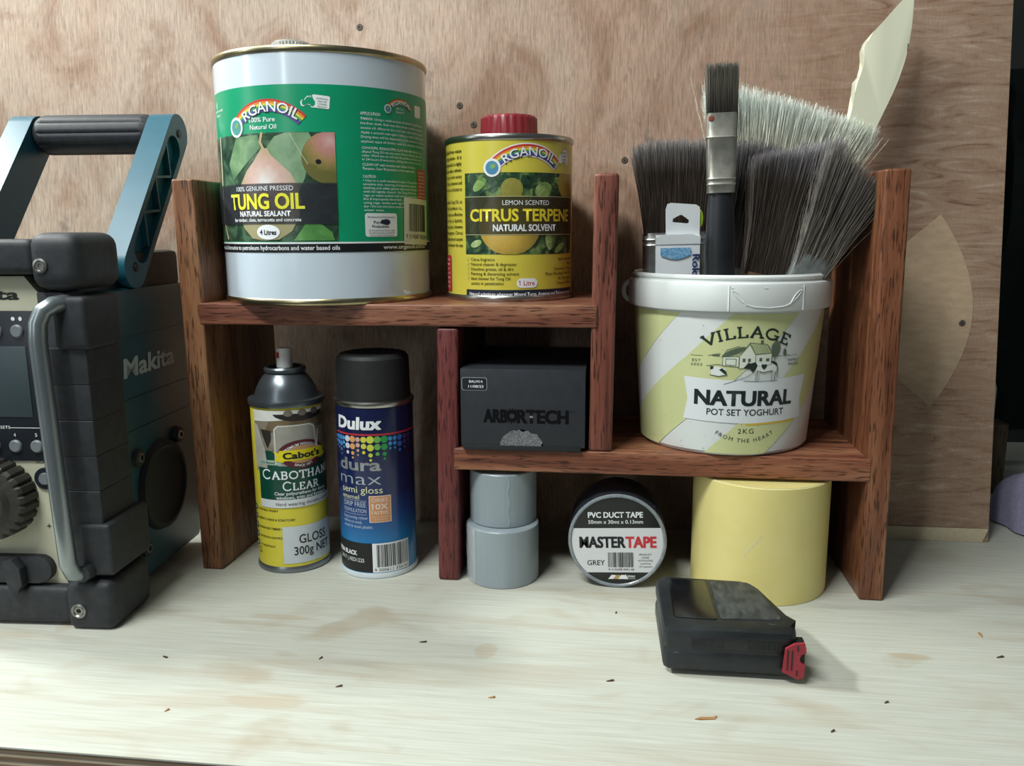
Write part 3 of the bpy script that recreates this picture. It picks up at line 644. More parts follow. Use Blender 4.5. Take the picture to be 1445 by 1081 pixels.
dul = thing('black_spray_can', 'navy blue spray paint can with matt black cap', 'spray can', (0.1694, 0.0315, 0))
DR = 0.0362
def dulux_mat():
    m, nt, b = new_mat('can_navy_print')
    tc = N(nt, 'ShaderNodeTexCoord'); sx = N(nt, 'ShaderNodeSeparateXYZ'); nt.links.new(tc.outputs['Object'], sx.inputs[0])
    mr = N(nt, 'ShaderNodeMapRange'); mr.inputs[1].default_value = 0.0; mr.inputs[2].default_value = 0.1673
    nt.links.new(sx.outputs[2], mr.inputs[0])
    nt.links.new(ramp(nt, mr.outputs[0], [(0.0, '#1f88c4'), (0.20, '#1d80bf'), (0.36, '#214a8c'), (0.5, '#1d2b5c'), (0.75, '#171f47')]), b.inputs['Base Color'])
    b.inputs['Roughness'].default_value = 0.22; return m
MB().lathe([(0, 0.002), (DR-0.003, 0.001), (DR-0.0012, 0.003), (DR, 0.006), (DR, 0.1645), (DR-0.002, 0.1665), (0, 0.1668)], 72).build('body', dulux_mat(), dul)
MB().lathe([(DR-0.003, 0.0008), (DR+0.0003, 0.0), (DR+0.001, 0.0012), (DR+0.001, 0.0038), (DR+0.0002, 0.0055), (DR-0.003, 0.0055)], 72).build('base_rim', pmat('rim_pale', '#c3cdd3', '#d3dce0', rough=0.35, scale=20), dul)
MB().lathe([(DR-0.003, 0.1640), (DR+0.0006, 0.1640), (DR+0.0013, 0.1655), (DR+0.0011, 0.1678), (DR-0.0006, 0.1690), (DR-0.003, 0.1678)], 72).build('top_rim', TIN, dul)
MB().lathe([(0, 0.2096), (0.020, 0.2099), (0.0268, 0.2106), (0.0306, 0.2098), (0.0332, 0.2068), (0.0336, 0.203), (0.0342, 0.166), (0.0, 0.166)], 72).build('cap', pmat('cap_black', '#17191b', '#1f2123', rough=0.62, scale=200, bmp=0.05), dul)
P = Print(on_cyl(DR, 0), 2.0)
P.text('brand_name', WHITE, L1, 'Dulux', -7.5, 144.2, 46, 11.6, 0.055, shear=.08)
for k in range(40):
    a0, a1 = -36+k*2.35, -36+(k+1)*2.35
    P.poly('red_rule', ink('rule_red', '#c22f3c'), L1, [(a0, 138.4), (a1, 138.4), (a1, 139.9), (a0, 139.9)])
DOTS = [('#3f7fc4', '#3f86cc'), ('#4aa0d8', '#4aa0d8'), ('#c8cbd8', '#d5d8e2'), ('#d9a268', '#d49a60'), ('#cfa9a2', '#c9a090'), ('#c9c840', '#cfd048'), ('#c2cc46', '#c8d24e'), ('#6fae52', '#69a94e'), ('#2c9a4c', '#28934a'), ('#2f8fcf', '#3a96d4'), ('#2f84c8', '#2f84c8'), ('#2c5fb0', '#2c5fb0'), ('#3c2f6a', '#4a3a70')]
cols = [(-37.5, 0, 1.3), (-34.5, 0, 1.9), (-31, 0, 2.2), (-26.8, 0, 2.6), (-22.5, 1, 1.8), (-17.6, 2, 3.0), (-11.8, 3, 3.1), (-6.2, 4, 2.3), (-0.6, 5, 2.8), (5.6, 6, 3.5), (12.0, 7, 3.2), (18.4, 8, 3.3), (24.0, 9, 2.0), (28.6, 10, 2.0), (34.0, 11, 2.8), (40.0, 12, 2.3), (45.5, 12, 1.8)]
for j, (sx_, ci, r0) in enumerate(cols):
    z = 134.6; rad = r0
    for k in range(4 if j in (6, 7, 9, 11, 3) else 3):
        P.ell('dots_'+('blue', 'sky', 'silver', 'orange', 'peach', 'gold', 'lime', 'leaf', 'green', 'azure', 'cyan', 'royal', 'violet')[ci], ink('dot_%d' % ci, *DOTS[ci]), L1, sx_, z, rad, rad, 16)
        z -= max(2.0*rad, 3.6)*.95+.9; rad *= (0.92 if k == 0 else 0.62)
CHROME = pmat('print_silver', '#8f9296', '#c9cbcd', rough=0.3, metal=0.5, scale=80)
P.text('range_name', CHROME, L1, 'dura', -7.5, 105.4, 44, 11.5, 0.03); P.text('range_name_thin', pmat('print_silver2', '#a9b4be', '#c5ced6', rough=0.3, metal=0.3), L1, 'max', -8, 91.8, 45, 12.4, -0.012)
P.text('finish_text', ink('cream', '#d6dbb4'), L1, 'semi gloss', -6, 83.6, 43, 6.8); P.text('finish_text', ink('cream', '#d6dbb4'), L1, 'enamel', -17.2, 77.4, 20.5, 4.6)
PALE = ink('pale_blue', '#b4c4d6')
P.rect('rule', PALE, L1, -26, 0, 76.0, 76.35); P.rect('rule', PALE, L1, -26, 0, 62.6, 62.95)
P.text('small_caption', PALE, L1, 'DRIP FREE', -13, 70.2, 25, 5.0); P.text('small_caption', PALE, L1, 'FORMULATION', -13, 64.6, 25.5, 3.9)
for k, t in enumerate(('Long lasting colour', 'Adheres to wood,', 'metal & most plastic')): P.text('small_caption', PALE, L1, t, -27, 58.4-k*4.4, (28, 22, 32)[k], 2.9, 0.004, 'l')
P.rect('badge_border', ink('badge_pale', '#e0cfc0'), L1, 2.4, 23, 55.4, 81.2); P.rect('badge', ink('badge_orange', '#c98d5f', '#d09a6c'), L2, 3.2, 22.2, 56.2, 80.4)
P.text('badge_text', ink('badge_pale', '#e0cfc0'), L3, 'DRIES', 12.6, 75.4, 14.5, 3.8, 0.02); P.text('badge_text', ink('badge_pale', '#e0cfc0'), L3, '10X', 12.6, 68.2, 14.5, 5.6, 0.03); P.text('badge_text', ink('badge_pale', '#e0cfc0'), L3, 'FASTER', 12.6, 63.4, 15.5, 3.4, 0.02)
P.text('badge_text', ink('badge_pale', '#e0cfc0'), L3, 'than conventional', 12.6, 60.3, 15.5, 1.7); P.text('badge_text', ink('badge_pale', '#e0cfc0'), L3, 'spray paint', 12.6, 58.0, 12, 1.7)
P.line('badge_text', ink('badge_pale', '#e0cfc0'), L3, [(6.3, 73.6), (4.9, 72.2)], 1.0)
P.rect('colour_band', ink('band_black', '#15181a'), L1, -48, 4, 6.4, 35.0)
P.text('colour_text', WHITE, L2, 'SATIN BLACK', -11.5, 22.4, 31, 4.4, 0.03, 'r'); P.text('colour_text', PALE, L2, 'DX17 | XED1225', -4.2, 16.0, 32, 3.8, 0, 'r')
P.rect('barcode_panel', WHITE, L2, 4, 41, 6.2, 35.0); P.barcode('barcode', BLACK, L3, 8, 39.5, 11.5, 33.6, 8); P.text('barcode_number', BLACK, L3, '9 300611 336161', 22.5, 7.4, 34, 3.0)
P.flush(dul)

# ------------------------------------------------------------------ tape rolls
def ring_roll(name, label, x, y, z, r, h, core, m, corem, group=None):
    t = thing(name, label, 'tape roll', (x, y, z), group=group)
    MB().lathe([(core, 0.0004), (r-0.0006, 0.0), (r, 0.0008), (r, h-0.0008), (r-0.0006, h), (core, h-0.0004), (core, 0.0004)], 72).build('tape', m, t)
    MB().lathe([(core-0.0018, 0.0003), (core+0.0002, 0.0), (core+0.0002, h), (core-0.0018, h-.0003), (core-0.0018, 0.0003)], 48).build('cardboard_core', corem, t)
    return t
GREYT = pmat('tape_grey', '#8f9ba1', '#98a4aa', rough=0.32, scale=1.0, stretch=(60, 60, 3))
CARD = pmat('cardboard', '#a58f6f', '#b7a283', rough=0.8, scale=150)
g1 = ring_roll('grey_tape_roll', 'grey tape roll at the bottom of a stack of two, film stuck to its side', 0.2933, 0.0193, 0, 0.0336, 0.0540, 0.0195, GREYT, CARD)
g2 = ring_roll('grey_tape_roll', 'slightly narrower grey tape roll stacked on another roll under the shelf', 0.2926, 0.0290, 0.0540, 0.0314, 0.0500, 0.0195, GREYT, CARD)
FILM = pmat('clear_film', '#e6ecee', '#f4f6f7', rough=0.12, alpha=0.32, scale=300, bmp=0.6, spec=0.9)
mb = MB(); rows = []
for i in range(15):
    a = R(-96+i*4.0); row = []
    for k in range(14):
        z = 0.001+0.052*k/13; rr = 0.0342+0.0012*math.sin(i*2.3+k*1.7)*math.sin(k*.9+i)*(1-i/15)
        row.append(mb.bm.verts.new((rr*math.sin(a), -rr*math.cos(a), z)))
    rows.append(row)
for A, B in zip(rows, rows[1:]):
    for k in range(13): mb.bm.faces.new((A[k], B[k], B[k+1], A[k+1]))
mb.build('film_scrap', FILM, g1)
mb = MB()
for a0 in (14,):
    vs = []
    for k in range(16):
        z = 0.001+0.048*k/15; a = R(a0+1.6*math.sin(k*1.1)); vs.append((mb.bm.verts.new((0.03145*math.sin(a), -0.03145*math.cos(a), z)), mb.bm.verts.new((0.0317*math.sin(a+.06), -0.0317*math.cos(a+.06), z))))
    for A, B in zip(vs, vs[1:]): mb.bm.faces.new((A[0], A[1], B[1], B[0]))
mb.build('tape_end', pmat('tape_grey_edge', '#929da3', '#9ba6ac', rough=0.35), g2)

yel = thing('yellow_roll', 'wide pale yellow paper roll standing on end below the bucket', 'tape roll', (0.5299, 0.0386, 0))
YM = pmat('yellow_paper', '#e2d588', '#e6da92', rough=0.55, scale=30, bmp=0.05)
MB().lathe([(0.024, 0.0005), (0.060, 0), (0.0605, 0.0006), (0.0605, 0.1048), (0.0600, 0.1053), (0.024, 0.1050), (0.024, 0.0005)], 96).build('paper', YM, yel)
MB().lathe([(0.0575, 0.1052), (0.0592, 0.1057), (0.0592, 0.1052)], 96).build('paper_edge', pmat('backing_white', '#d9dccf', '#c9ccc0', rough=0.6), yel)
MB().lathe([(0.0218, 0.0005), (0.0242, 0.0), (0.0242, 0.1052), (0.0218, 0.1048), (0.0218, 0.0005)], 48).build('cardboard_core', CARD, yel)
P = Print(on_cyl(0.0605, 0))
for k in range(5): P.line('scuff', ink('scuff', '#dfe0cc'), L1, [(-22+k*3.2, 44+k*4.3), (-20.6+k*3.2, 46.2+k*4.3)], 1.1 if k % 2 else .6)
P.flush(yel)

duct = thing('duct_tape_roll', 'film-wrapped duct tape roll standing upright with printed round label', 'tape roll', (0.4000, 0.002, 0.0445), (0, 0, 0))
DT = 0.0445
DKT = pmat('tape_dark_wrap', '#23272e', '#30353d', rough=0.16, scale=1.0, stretch=(90, 30, 90), bmp=0.5, coat=0.4)
MB().lathe([(0.0, 0.0012), (0.0405, 0.0012), (0.0425, 0.0), (DT-0.0006, 0.0003), (DT, 0.0015), (DT, 0.0525), (DT-0.0015, 0.054), (0.0, 0.054)], 80, axis='y').build('tape', DKT, duct)
MB().lathe([(0.0410, 0.0006), (0.0420, -0.0005), (0.0436, -0.0004), (0.0443, 0.0010), (0.0420, 0.0016)], 80, axis='y').build('film_edge', pmat('film_edge', '#7d858b', '#98a0a5', rough=0.2, scale=120, bmp=0.4), duct)
def duct_face(s, t, lift):
    a = R(2.5); x, z = s/1000, t/1000
    return Vector((x*math.cos(a)-z*math.sin(a), 0.0010-lift, x*math.sin(a)+z*math.cos(a)))
P = Print(duct_face, 0)
P.ell('label_black', ink('label_black2', '#1a1d1c', '#222624', rough=0.25), L1, 0, 0, 41.2, 41.2, 64)
pts = [(41*math.cos(R(a)), 41*math.sin(R(a))) for a in [17.5-(17.5+47)*k/14 for k in range(15)]]
P.poly('label_white', ink('label_white', '#d9dcde', rough=0.25), L2, pts+[(-x, y) for x, y in pts[::-1]])
P.text('heading', WHITE, L3, 'PVC DUCT TAPE', -1, 22.3, 49, 5.4, 0.03); P.text('size_text', WHITE, L3, '50mm x 30mt x 0.13mm', -1, 16.6, 49, 3.6, 0.01)
P.text('brand_dark', BLACK, L3, 'MASTER', 7.2, -6.0, 41, 10.6, 0.045, 'r'); P.text('brand_red', ink('brand_red', '#c8323a'), L3, 'TAPE', 7.8, -6.0, 27, 10.6, 0.045, 'l')
P.text('colour_text', BLACK, L3, 'GREY', -19.6, -23, 16, 5.0, 0.012)
P.barcode('barcode', BLACK, L3, -8.7, 14.4, -25, -10.8, 5); P.text('barcode_number', BLACK, L3, '9 315298 005148', 3, -28, 23, 1.9)
for k, t in enumerate(('PRODUCT', 'CODE:', 'AZTDUCGRS', 'Lead free', 'UV resistant')): P.text('small_text', BLACK, L3, t, 25, -13.6-k*2.9, (11, 7, 13, 9, 12)[k], 1.7)
for k in range(3): P.poly(('logo_white', 'logo_tan', 'logo_white')[k], (WHITE, ink('logo_tan', '#b59a5e'), WHITE)[k], L3, [(-9+k*4.4, -36.3), (-6+k*4.4, -32.4), (-2.6+k*4.4, -32.4), (0.4+k*4.4, -36.3)])
P.text('maker_text', WHITE, L3, 'Aztec', 5.4, -34.6, 10, 2.7, 0.015, 'l'); P.text('maker_text', WHITE, L3, 'SOLUTIONS', 5.4, -36.5, 10, 1.1, 0, 'l')
P.flush(duct)
rnd = random.Random(4); mb = MB()
for k in range(16):
    a = R(rnd.uniform(15, 165)); y = rnd.uniform(0.003, 0.05); L = rnd.uniform(.002, .005); r0 = DT+0.0002
    b_ = a+rnd.uniform(-.08, .08); mb.tube([(r0*math.cos(a), y, r0*math.sin(a)), ((r0+.0005)*math.cos((a+b_)/2), y+L/2, (r0+.0005)*math.sin((a+b_)/2)), (r0*math.cos(b_), y+L, r0*math.sin(b_))], 0.00018, 5)
mb.build('film_creases', DKT, duct, kind='stuff')

# ------------------------------------------------------------------ black box
bx0, bx1, bz1 = 0.2592, 0.3702, 0.2015
box = thing('black_box', 'black cardboard box with embossed black lettering', 'box', (bx0, -0.0035, S2T))
BM = pmat('box_black', '#24272d', '#2b2e35', rough=0.55, scale=120)
bw, bh = bx1-bx0, bz1-S2T
MB().box(0, bw, 0, 0.148, 0.0035, bh, 0.0008).build('sleeve', BM, box)
MB().box(0.002, bw-0.0035, -0.0006, 0.147, 0.0, 0.0045, 0.0005).build('inner_tray', pmat('tray_black', '#17191c', '#202226', rough=0.6, scale=100), box)
P = Print(lambda s, t, l: Vector((s/1000, -l, t/1000)), 0)
P.text('brand_emboss', pmat('emboss', '#0b0c0e', '#0f1012', rough=0.22, scale=90), L1, 'ARB', 34.4-3.0, 25.6, 20.5, 12.0, 0.06, 'c'); 
P.text('brand_emboss', pmat('emboss', '#0b0c0e'), L1, 'RTECH', 73.5, 25.6, 45, 12.0, 0.06, 'c')
for k in range(14):
    a = 2*math.pi*k/14; P.poly('saw_mark', pmat('emboss', '#0b0c0e'), L1, [(46.2+5.2*math.cos(a), 31.6+5.2*math.sin(a)), (46.2+7.6*math.cos(a+.1), 31.6+7.6*math.sin(a+.1)), (46.2+5.2*math.cos(a+.45), 31.6+5.2*math.sin(a+.45)), (46.2+2.4*math.cos(a+.45), 31.6+2.4*math.sin(a+.45)), (46.2+2.4*math.cos(a), 31.6+2.4*math.sin(a))])
P.rect('sticker_border', ink('sticker_line', '#9aa2a8'), L1, 1.4, 24.2, 54.0, 65.8, 2); P.rect('sticker', ink('sticker_dark', '#1d2126'), L2, 1.9, 23.7, 54.5, 65.3, 1.8)
P.text('sticker_text', WHITE, L3, 'BALM14', 14.2, 61.0, 12, 2.4, 0.02); P.text('sticker_text', WHITE, L3, '11/08/23', 14.2, 56.6, 13.5, 2.4, 0.02)
rnd = random.Random(2); pts = [(54.5+18.8*math.cos(R(a))*(1+rnd.uniform(-.06, .05)), 2.2+16.5*max(-.02, math.sin(R(a)))**.7*(1+rnd.uniform(-.08, .05))) for a in range(0, 181, 6)]
P.poly('torn_patch', pmat('torn_grey', '#4a4d50', '#85888a', rough=0.9, scale=900, lo=.4, hi=.6), L1, pts)
P.text('trade_mark', pmat('emboss', '#0b0c0e'), L1, 'TM', 98.5, 35.5, 2.8, 1.3)
P.flush(box)

# ------------------------------------------------------------------ yoghurt bucket
BX, BY = 0.4971, 0.0713
bucket = thing('yoghurt_bucket', 'white plastic yoghurt bucket with pale yellow stripes holding paint brushes', 'bucket', (BX, BY, S2T))
def br(z): return 0.0761+(0.0850-0.0761)*min(1, max(0, z/0.125))
PLAST = pmat('bucket_plastic', '#dfe4e2', '#d8dedc', rough=0.36, scale=12)
MB().lathe([(0, 0.0012), (0.070, 0.0), (0.0735, 0.0008), (br(0), 0.004), (br(0.125), 0.125), (0.0862, 0.150), (0.0868, 0.1548), (0.0855, 0.1562), (0.0840, 0.1548), (0.0838, 0.126), (0.0740, 0.006), (0, 0.004)], 96).build('body', PLAST, bucket)
MB().lathe([(0.0852, 0.1265), (0.0897, 0.1265), (0.0903, 0.128), (0.0906, 0.147), (0.0898, 0.1492), (0.0868, 0.1505), (0.0868, 0.1522), (0.0876, 0.1530), (0.0875, 0.1545), (0.0862, 0.155)], 96).build('rim_band', PLAST, bucket)
mb = MB()
for dz in (0.0, 0.006, -0.006):
    pass
pa = [(-0.0885-0.0065*math.sin(R(a)), -0.004, 0.138+0.0085*math.cos(R(a))) for a in range(0, 181, 15)]
mb.tube(pa, 0.0022, 8).build('handle_lug', PLAST, bucket)
BS = on_cyl(lambda z: 0.0905, S2T)
def rib(name, pts, r):
    MB().tube([BS(s, t, 0.0) for s, t in pts], r, 6).build(name, PLAST, bucket)
for s_ in (-10, 56): rib('tab_rib', [(s_, 255.5), (s_, 265), (s_, 276)], 0.0006)
rib('tab_edge', [(-8, 274), (20, 274), (54, 274)], 0.0005)
for sg in (-1, 1):
    c = 23; rib('tab_curve', [(c+sg*(31-22*(k/10)**1.2), 272-13.5*math.sin(math.pi/2*k/10)) for k in range(11)], 0.0006)
    rib('tab_curve', [(c+sg*(31-12*(k/10)), 272-12*(k/10)**2) for k in range(11)], 0.0006)
rib('tab_edge', [(14, 258.5), (23, 257.8), (32, 258.5)], 0.0006)
P = Print(on_cyl(br, S2T))
LIME = ink('stripe', '#d2d8a0', '#ccd299', rough=0.36)
P.poly('stripe', LIME, L1, [(-130, 252.5), (-50, 252.5), (-90, 212.5), (-115, 191), (-130, 178)])
P.poly('stripe', LIME, L1, [(-5.5, 252.5), (55, 252.5), (-1, 196.8), (-71, 131.5), (-118, 131.5), (-118, 150), (-109, 157.5), (-43.5, 214.5)])
P.poly('stripe', LIME, L1, [(81, 236.5), (100, 252.5), (120, 252.5), (120, 215), (78, 176.3), (27.6, 131), (-24, 131), (30, 185)])
P.poly('ribbon', ink('ribbon_white', '#e3e9ec'), L2, [(-44.5, 197.5), (10, 195.6), (69, 198.5), (64, 177), (66.5, 160.2), (10, 158.2), (-44, 160.0), (-40.5, 178)])
P.poly('ribbon_shadow', ink('mustard', '#d9b93a'), L2, [(10, 158.2), (58, 159.8), (57, 158.0), (10, 156.6)])
P.text('product_name', ink('charcoal', '#1c2428'), L3, 'NATURAL', 9, 174.2, 86, 13.2, 0.05)
P.text('product_kind', ink('charcoal', '#1c2428'), L3, 'POT SET YOGHURT', 10.4, 165.3, 67.5, 5.8, 0.01)
INKG = ink('ink_green', '#27352d'); INKF = ink('ink_farm', '#5a6756')
put_serif(P, 'brand_name', INKG, L2, '^V^I^L^L^A^G^E', 0, 233.2, 8.6, 75, arc=78, cs=9.2, ratio=.24)
P.text('weight_text', INKG, L2, '2KG', 10.2, 149.3, 13.5, 4.4, 0.0, space=1.2)
P.text('motto', INKG, L2, 'FROM THE HEART', 10, 141.2, 54, 3.6, 0.0, arc=-48, space=1.3)
P.text('est_text', INKG, L2, 'EST', -33.8, 211.2, 7.4, 2.3, 0.0, space=1.2); P.text('est_text', INKG, L2, '2003', -33.8, 207.6, 10, 2.3, 0.0, space=1.2); P.rect('est_rule', INKG, L2, -39, -28.5, 216.3, 216.6)
P.text('family_text', INKG, L2, 'FAMILY', 51.7, 211.4, 12, 2.3); P.text('family_text', INKG, L2, 'PROUD', 51.7, 207.8, 11, 2.3); P.rect('est_rule', INKG, L2, 45, 56, 216.3, 216.6)
# engraving-style farm scene: house, barn, trees, cows
FG = ink('farm_fill', '#a9b58a', '#bcc79a'); FW = ink('farm_white', '#dfe6d6')
P.poly('farm_roof', FG, L2, [(-12, 216), (-9, 222), (2, 225.5), (5, 222), (-1, 216.5)]); P.poly('farm_roof', FG, L2, [(2, 218), (9.5, 229), (24, 227), (29, 219.5), (14, 218.8), (9.6, 225.5), (4, 218.4)])
P.poly('farm_wall', FW, L2, [(-12, 216), (1, 216.5), (1, 208), (-12, 209)]); P.poly('farm_wall', FW, L2, [(2, 217), (9.6, 226), (14, 218.4), (29, 219), (29, 209), (14, 208), (2, 206.5)])
for ln in ([(2, 217.5), (9.8, 228.2), (24.5, 226.8), (30, 219.4), (15, 218.2), (9.8, 227.5)], [(-13, 216), (1, 216.8)], [(-12, 216), (-12, 208.5), (1, 207.5)], [(1.5, 217), (1.5, 206), (15, 207.5), (15, 218)], [(29, 219), (29, 209.5), (15, 208)], [(-9.5, 214.5), (-1, 214.5), (-1, 209), (-9.5, 209.5), (-9.5, 214.5)], [(-12, 216.3), (-9, 222), (1, 225.5)], [(-25, 208), (-16, 209.5), (-12, 209)], [(-10, 192.5), (0, 196), (9, 199.5), (14, 203)], [(29, 216), (46, 217)], [(-24, 217), (-14, 219)]):
    P.line('farm_lines', INKF, L3, ln, .45)
for k in range(7): P.line('farm_lines', INKF, L3, [(11+k*2.3, 226.5-.1*k), (14.6+k*2.3, 219.4)], .22)
for x, z in ((4.2, 212), (8.6, 212), (18.2, 212.5)): P.rect('farm_window', INKF, L3, x, x+2.4, z, z+3)
P.rect('farm_window', INKF, L3, 24, 27, 209.5, 215); P.rect('farm_window', FG, L3, 18.6, 21, 227, 230.5)
P.ell('farm_tree', ink('tree_ink', '#566452', '#76836c'), L3, 32.5, 222.8, 4.2, 7.0, 18, rot=-8); P.line('farm_lines', INKF, L3, [(32, 216), (31.8, 213)], .7)
P.ell('farm_small_tree', ink('tree_ink', '#3f5043'), L3, 41.5, 219.5, 1.7, 3.2, 12); P.ell('farm_hedge', ink('tree_ink', '#3f5043'), L3, -3, 220.5, 10.5, 2.4, 18, rot=22)
for x in (-19, -16.5): P.ell('farm_shrub', ink('tree_ink', '#3f5043'), L3, x, 217.4, 2.2, .9, 10)
COWW = ink('cow_white', '#e4eae6')
P.poly('cow_body', COWW, L3, [(12.5, 211), (20, 212.4), (31, 212.3), (34.2, 210.5), (34.4, 204), (32.5, 202), (31, 204.5), (22, 203), (16, 205), (13, 207)])
for x0, x1 in ((16, 15.4), (18.2, 17.4), (30.4, 30.2), (32.6, 32.2)): P.line('cow_body', COWW, L3, [(x0, 205), (x1, 195.8)], 1.5)
P.poly('cow_patch', INKG, L4, [(5.4, 207), (7.6, 209.4), (9, 211.6), (11, 210.8), (15, 212), (17, 209), (15.4, 205), (13, 203.4), (10.5, 206), (8, 206.2)])
P.poly('cow_patch', INKG, L4, [(20.2, 209.3), (21.4, 210.2), (22.7, 209.5), (24, 210.2), (25.4, 209.2), (24.8, 207.3), (22.7, 205), (20.6, 207.4)])
P.poly('cow_patch', INKG, L4, [(28, 212.2), (31, 212.6), (34, 211), (34.4, 207.5), (32.6, 209.2), (30, 210.4)]); P.line('cow_patch', INKG, L4, [(34.4, 210), (35.4, 206), (35.2, 198.5)], .5)
for ln in ([(16, 204), (15.4, 196)], [(17.6, 204), (17.2, 195.6)], [(30, 204), (29.8, 195.8)], [(33, 203), (32.4, 195.8)], [(17, 204.6), (22, 203), (31, 204.4)], [(6, 195.6), (18, 195.2), (36, 195.6)]): P.line('cow_patch', INKG, L4, ln, .4)
P.poly('calf_body', COWW, L3, [(-22, 208), (-15, 207.5), (-9, 206), (-9, 201), (-14, 199.6), (-21, 200.5)]); P.poly('calf_patch', INKG, L4, [(-14.5, 205), (-12, 206.5), (-9, 204), (-7.6, 200.6), (-10, 201.4)]); P.poly('calf_patch', INKG, L4, [(-22, 208), (-19, 207.8), (-19.6, 205.5), (-21.8, 204.8)]); P.line('calf_patch', INKG, L4, [(-22, 200.4), (-15, 199), (-8, 200.2)], .5)
rnd = random.Random(6)
for k in range(34):
    s_, t_ = rnd.uniform(-85, 70), rnd.uniform(134, 250) if k < 20 else rnd.uniform(133, 146); rr = rnd.uniform(.2, .5)
    P.ell('paint_specks', ink('speck', '#6b6248', '#8c8666'), L4, s_, t_, rr, rr*.8, 7)
P.flush(bucket)

# ------------------------------------------------------------------ brushes in the bucket
def bristle_mat(name, root, mid, tip, z0, z1, rough=0.55):
    m, nt, b = new_mat(name)
    tc = N(nt, 'ShaderNodeTexCoord'); sx = N(nt, 'ShaderNodeSeparateXYZ'); nt.links.new(tc.outputs['Object'], sx.inputs[0])
    mr = N(nt, 'ShaderNodeMapRange'); mr.inputs[1].default_value = z0; mr.inputs[2].default_value = z1
    nt.links.new(sx.outputs[2], mr.inputs[0])
    v = coords(nt, (700, 700, 20)); f = noise(nt, v, 1.0, 2, 0.5)
    c = ramp(nt, mr.outputs[0], [(0.0, root), (0.62, mid), (0.95, tip)])
    c = mix(nt, 0.8, c, ramp(nt, f, [(0.3, 0.45), (0.5, 1.0), (0.68, 2.2)]), 'MULTIPLY')
    nt.links.new(c, b.inputs['Base Color']); b.inputs['Roughness'].default_value = rough; return m
def bristles(parent, m, z0, z1, wb_, wt, tb, tt, n, seed, tipfn=None, bend=0.0, stray=0.03, hair=0.00028, core=True, shift=0.0):
    """hairs from a rectangular ferrule (wb_ x tb) fanning to (wt x tt); local z along the brush"""
    rnd = random.Random(seed); mb = MB()
    def hair_at(u, v, jit, f):
        zt = z1+(tipfn(u) if tipfn else 0)
        zt = z0+(zt-z0)*f
        a = Vector((u*wb_/2, v*tb/2, z0)); e = Vector((u*wt/2+jit[0]+shift, v*tt/2+jit[1], zt))
        m1 = a.lerp(e, .5)+Vector((u*(wt-wb_)*-.06+bend, 0, 0))
        return [a, m1, e]
    for i in range(n):
        u, v = rnd.uniform(-1, 1), rnd.uniform(-1, 1)
        if rnd.random() < .3: v = rnd.choice((-1, 1))*rnd.uniform(.85, 1)
        s_ = stray if rnd.random() < .12 else stray*.18
        pth = hair_at(u, v, (rnd.gauss(0, s_*.12), rnd.gauss(0, s_*.08)), rnd.uniform(.86, 1.03))
        h = hair*rnd.uniform(.7, 1.3)
        rings = []
        for p, rr in zip(pth, (h, h, h*.35)):
            rings.append([mb.bm.verts.new(p+Vector((rr*math.cos(q), rr*math.sin(q), 0))) for q in (0.5, 2.6, 4.7)])
        for A, B in zip(rings, rings[1:]):
            for k in range(3): mb.bm.faces.new((A[k], A[(k+1) % 3], B[(k+1) % 3], B[k]))
    if core:
        NN = 14; G = []
        for j, f in enumerate((0, .5, .80)):
            ring = []
            for k in range(NN):
                u = -1+2*k/(NN-1); ring.append((u, -1))
            for k in range(NN):
                u = 1-2*k/(NN-1); ring.append((u, 1))
            row = []
            for u, v in ring:
                p = hair_at(u*.93, v*.8, (0, 0), .93); q = p[0].lerp(p[1], f*2) if f <= .5 else p[1].lerp(p[2], (f-.5)*2)
                row.append(mb.bm.verts.new(q))
            G.append(row)
        for A, B in zip(G, G[1:]):
            for k in range(2*NN): mb.bm.faces.new((A[k], A[(k+1) % (2*NN)], B[(k+1) % (2*NN)], B[k]))
        mb.bm.faces.new(G[-1])
    return mb.build('bristles', m, parent, smooth=0, kind='stuff')
def place(name, label, base, tip, roll=0.0):
    """brush root at base, local z pointing to tip"""
    b, t = Vector(base), Vector(tip); d = (t-b)
    o = thing(name, label, 'brush', b)
    o.rotation_euler = (0, 0, 0)
    zx = d.normalized(); y = Vector((0, 1, 0)); y = (y-zx*y.dot(zx)).normalized(); x = y.cross(zx)
    Mx = Matrix((x, y, zx)).transposed()
    o.rotation_euler = (Mx @ Matrix.Rotation(roll, 3, 'Z')).to_euler()
    return o, d.length
def ferrule(parent, m, z0, z1, wd, th, wd2=None, th2=None, bands=()):
    mb = MB(); rings = []
    prof = [(z0, wd2 or wd, th2 or th)]
    for zb in bands: prof += [(zb-.0012, None, None), (zb, 'r', None), (zb+.0012, None, None)]
    prof += [(z1, wd, th)]
    zs = sorted(prof, key=lambda q: q[0])
    for z, a, b_ in zs:
        f = (z-z0)/(z1-z0); w_ = (wd2 or wd)+(wd-(wd2 or wd))*f; t_ = (th2 or th)+(th-(th2 or th))*f
        if a == 'r': w_ += .0012; t_ += .0012
        ring = []
        for k in range(32):
            q = 2*math.pi*k/32; cx, sy = math.cos(q), math.sin(q)
            ring.append(mb.bm.verts.new((w_/2*math.copysign(abs(cx)**.35, cx), t_/2*math.copysign(abs(sy)**.45, sy), z)))
        rings.append(ring)
    for A, B in zip(rings, rings[1:]):
        for k in range(32): mb.bm.faces.new((A[k], A[(k+1) % 32], B[(k+1) % 32], B[k]))
    mb.bm.faces.new(rings[0][::-1]); mb.bm.faces.new(rings[-1])
    return mb.build('ferrule', m, parent)
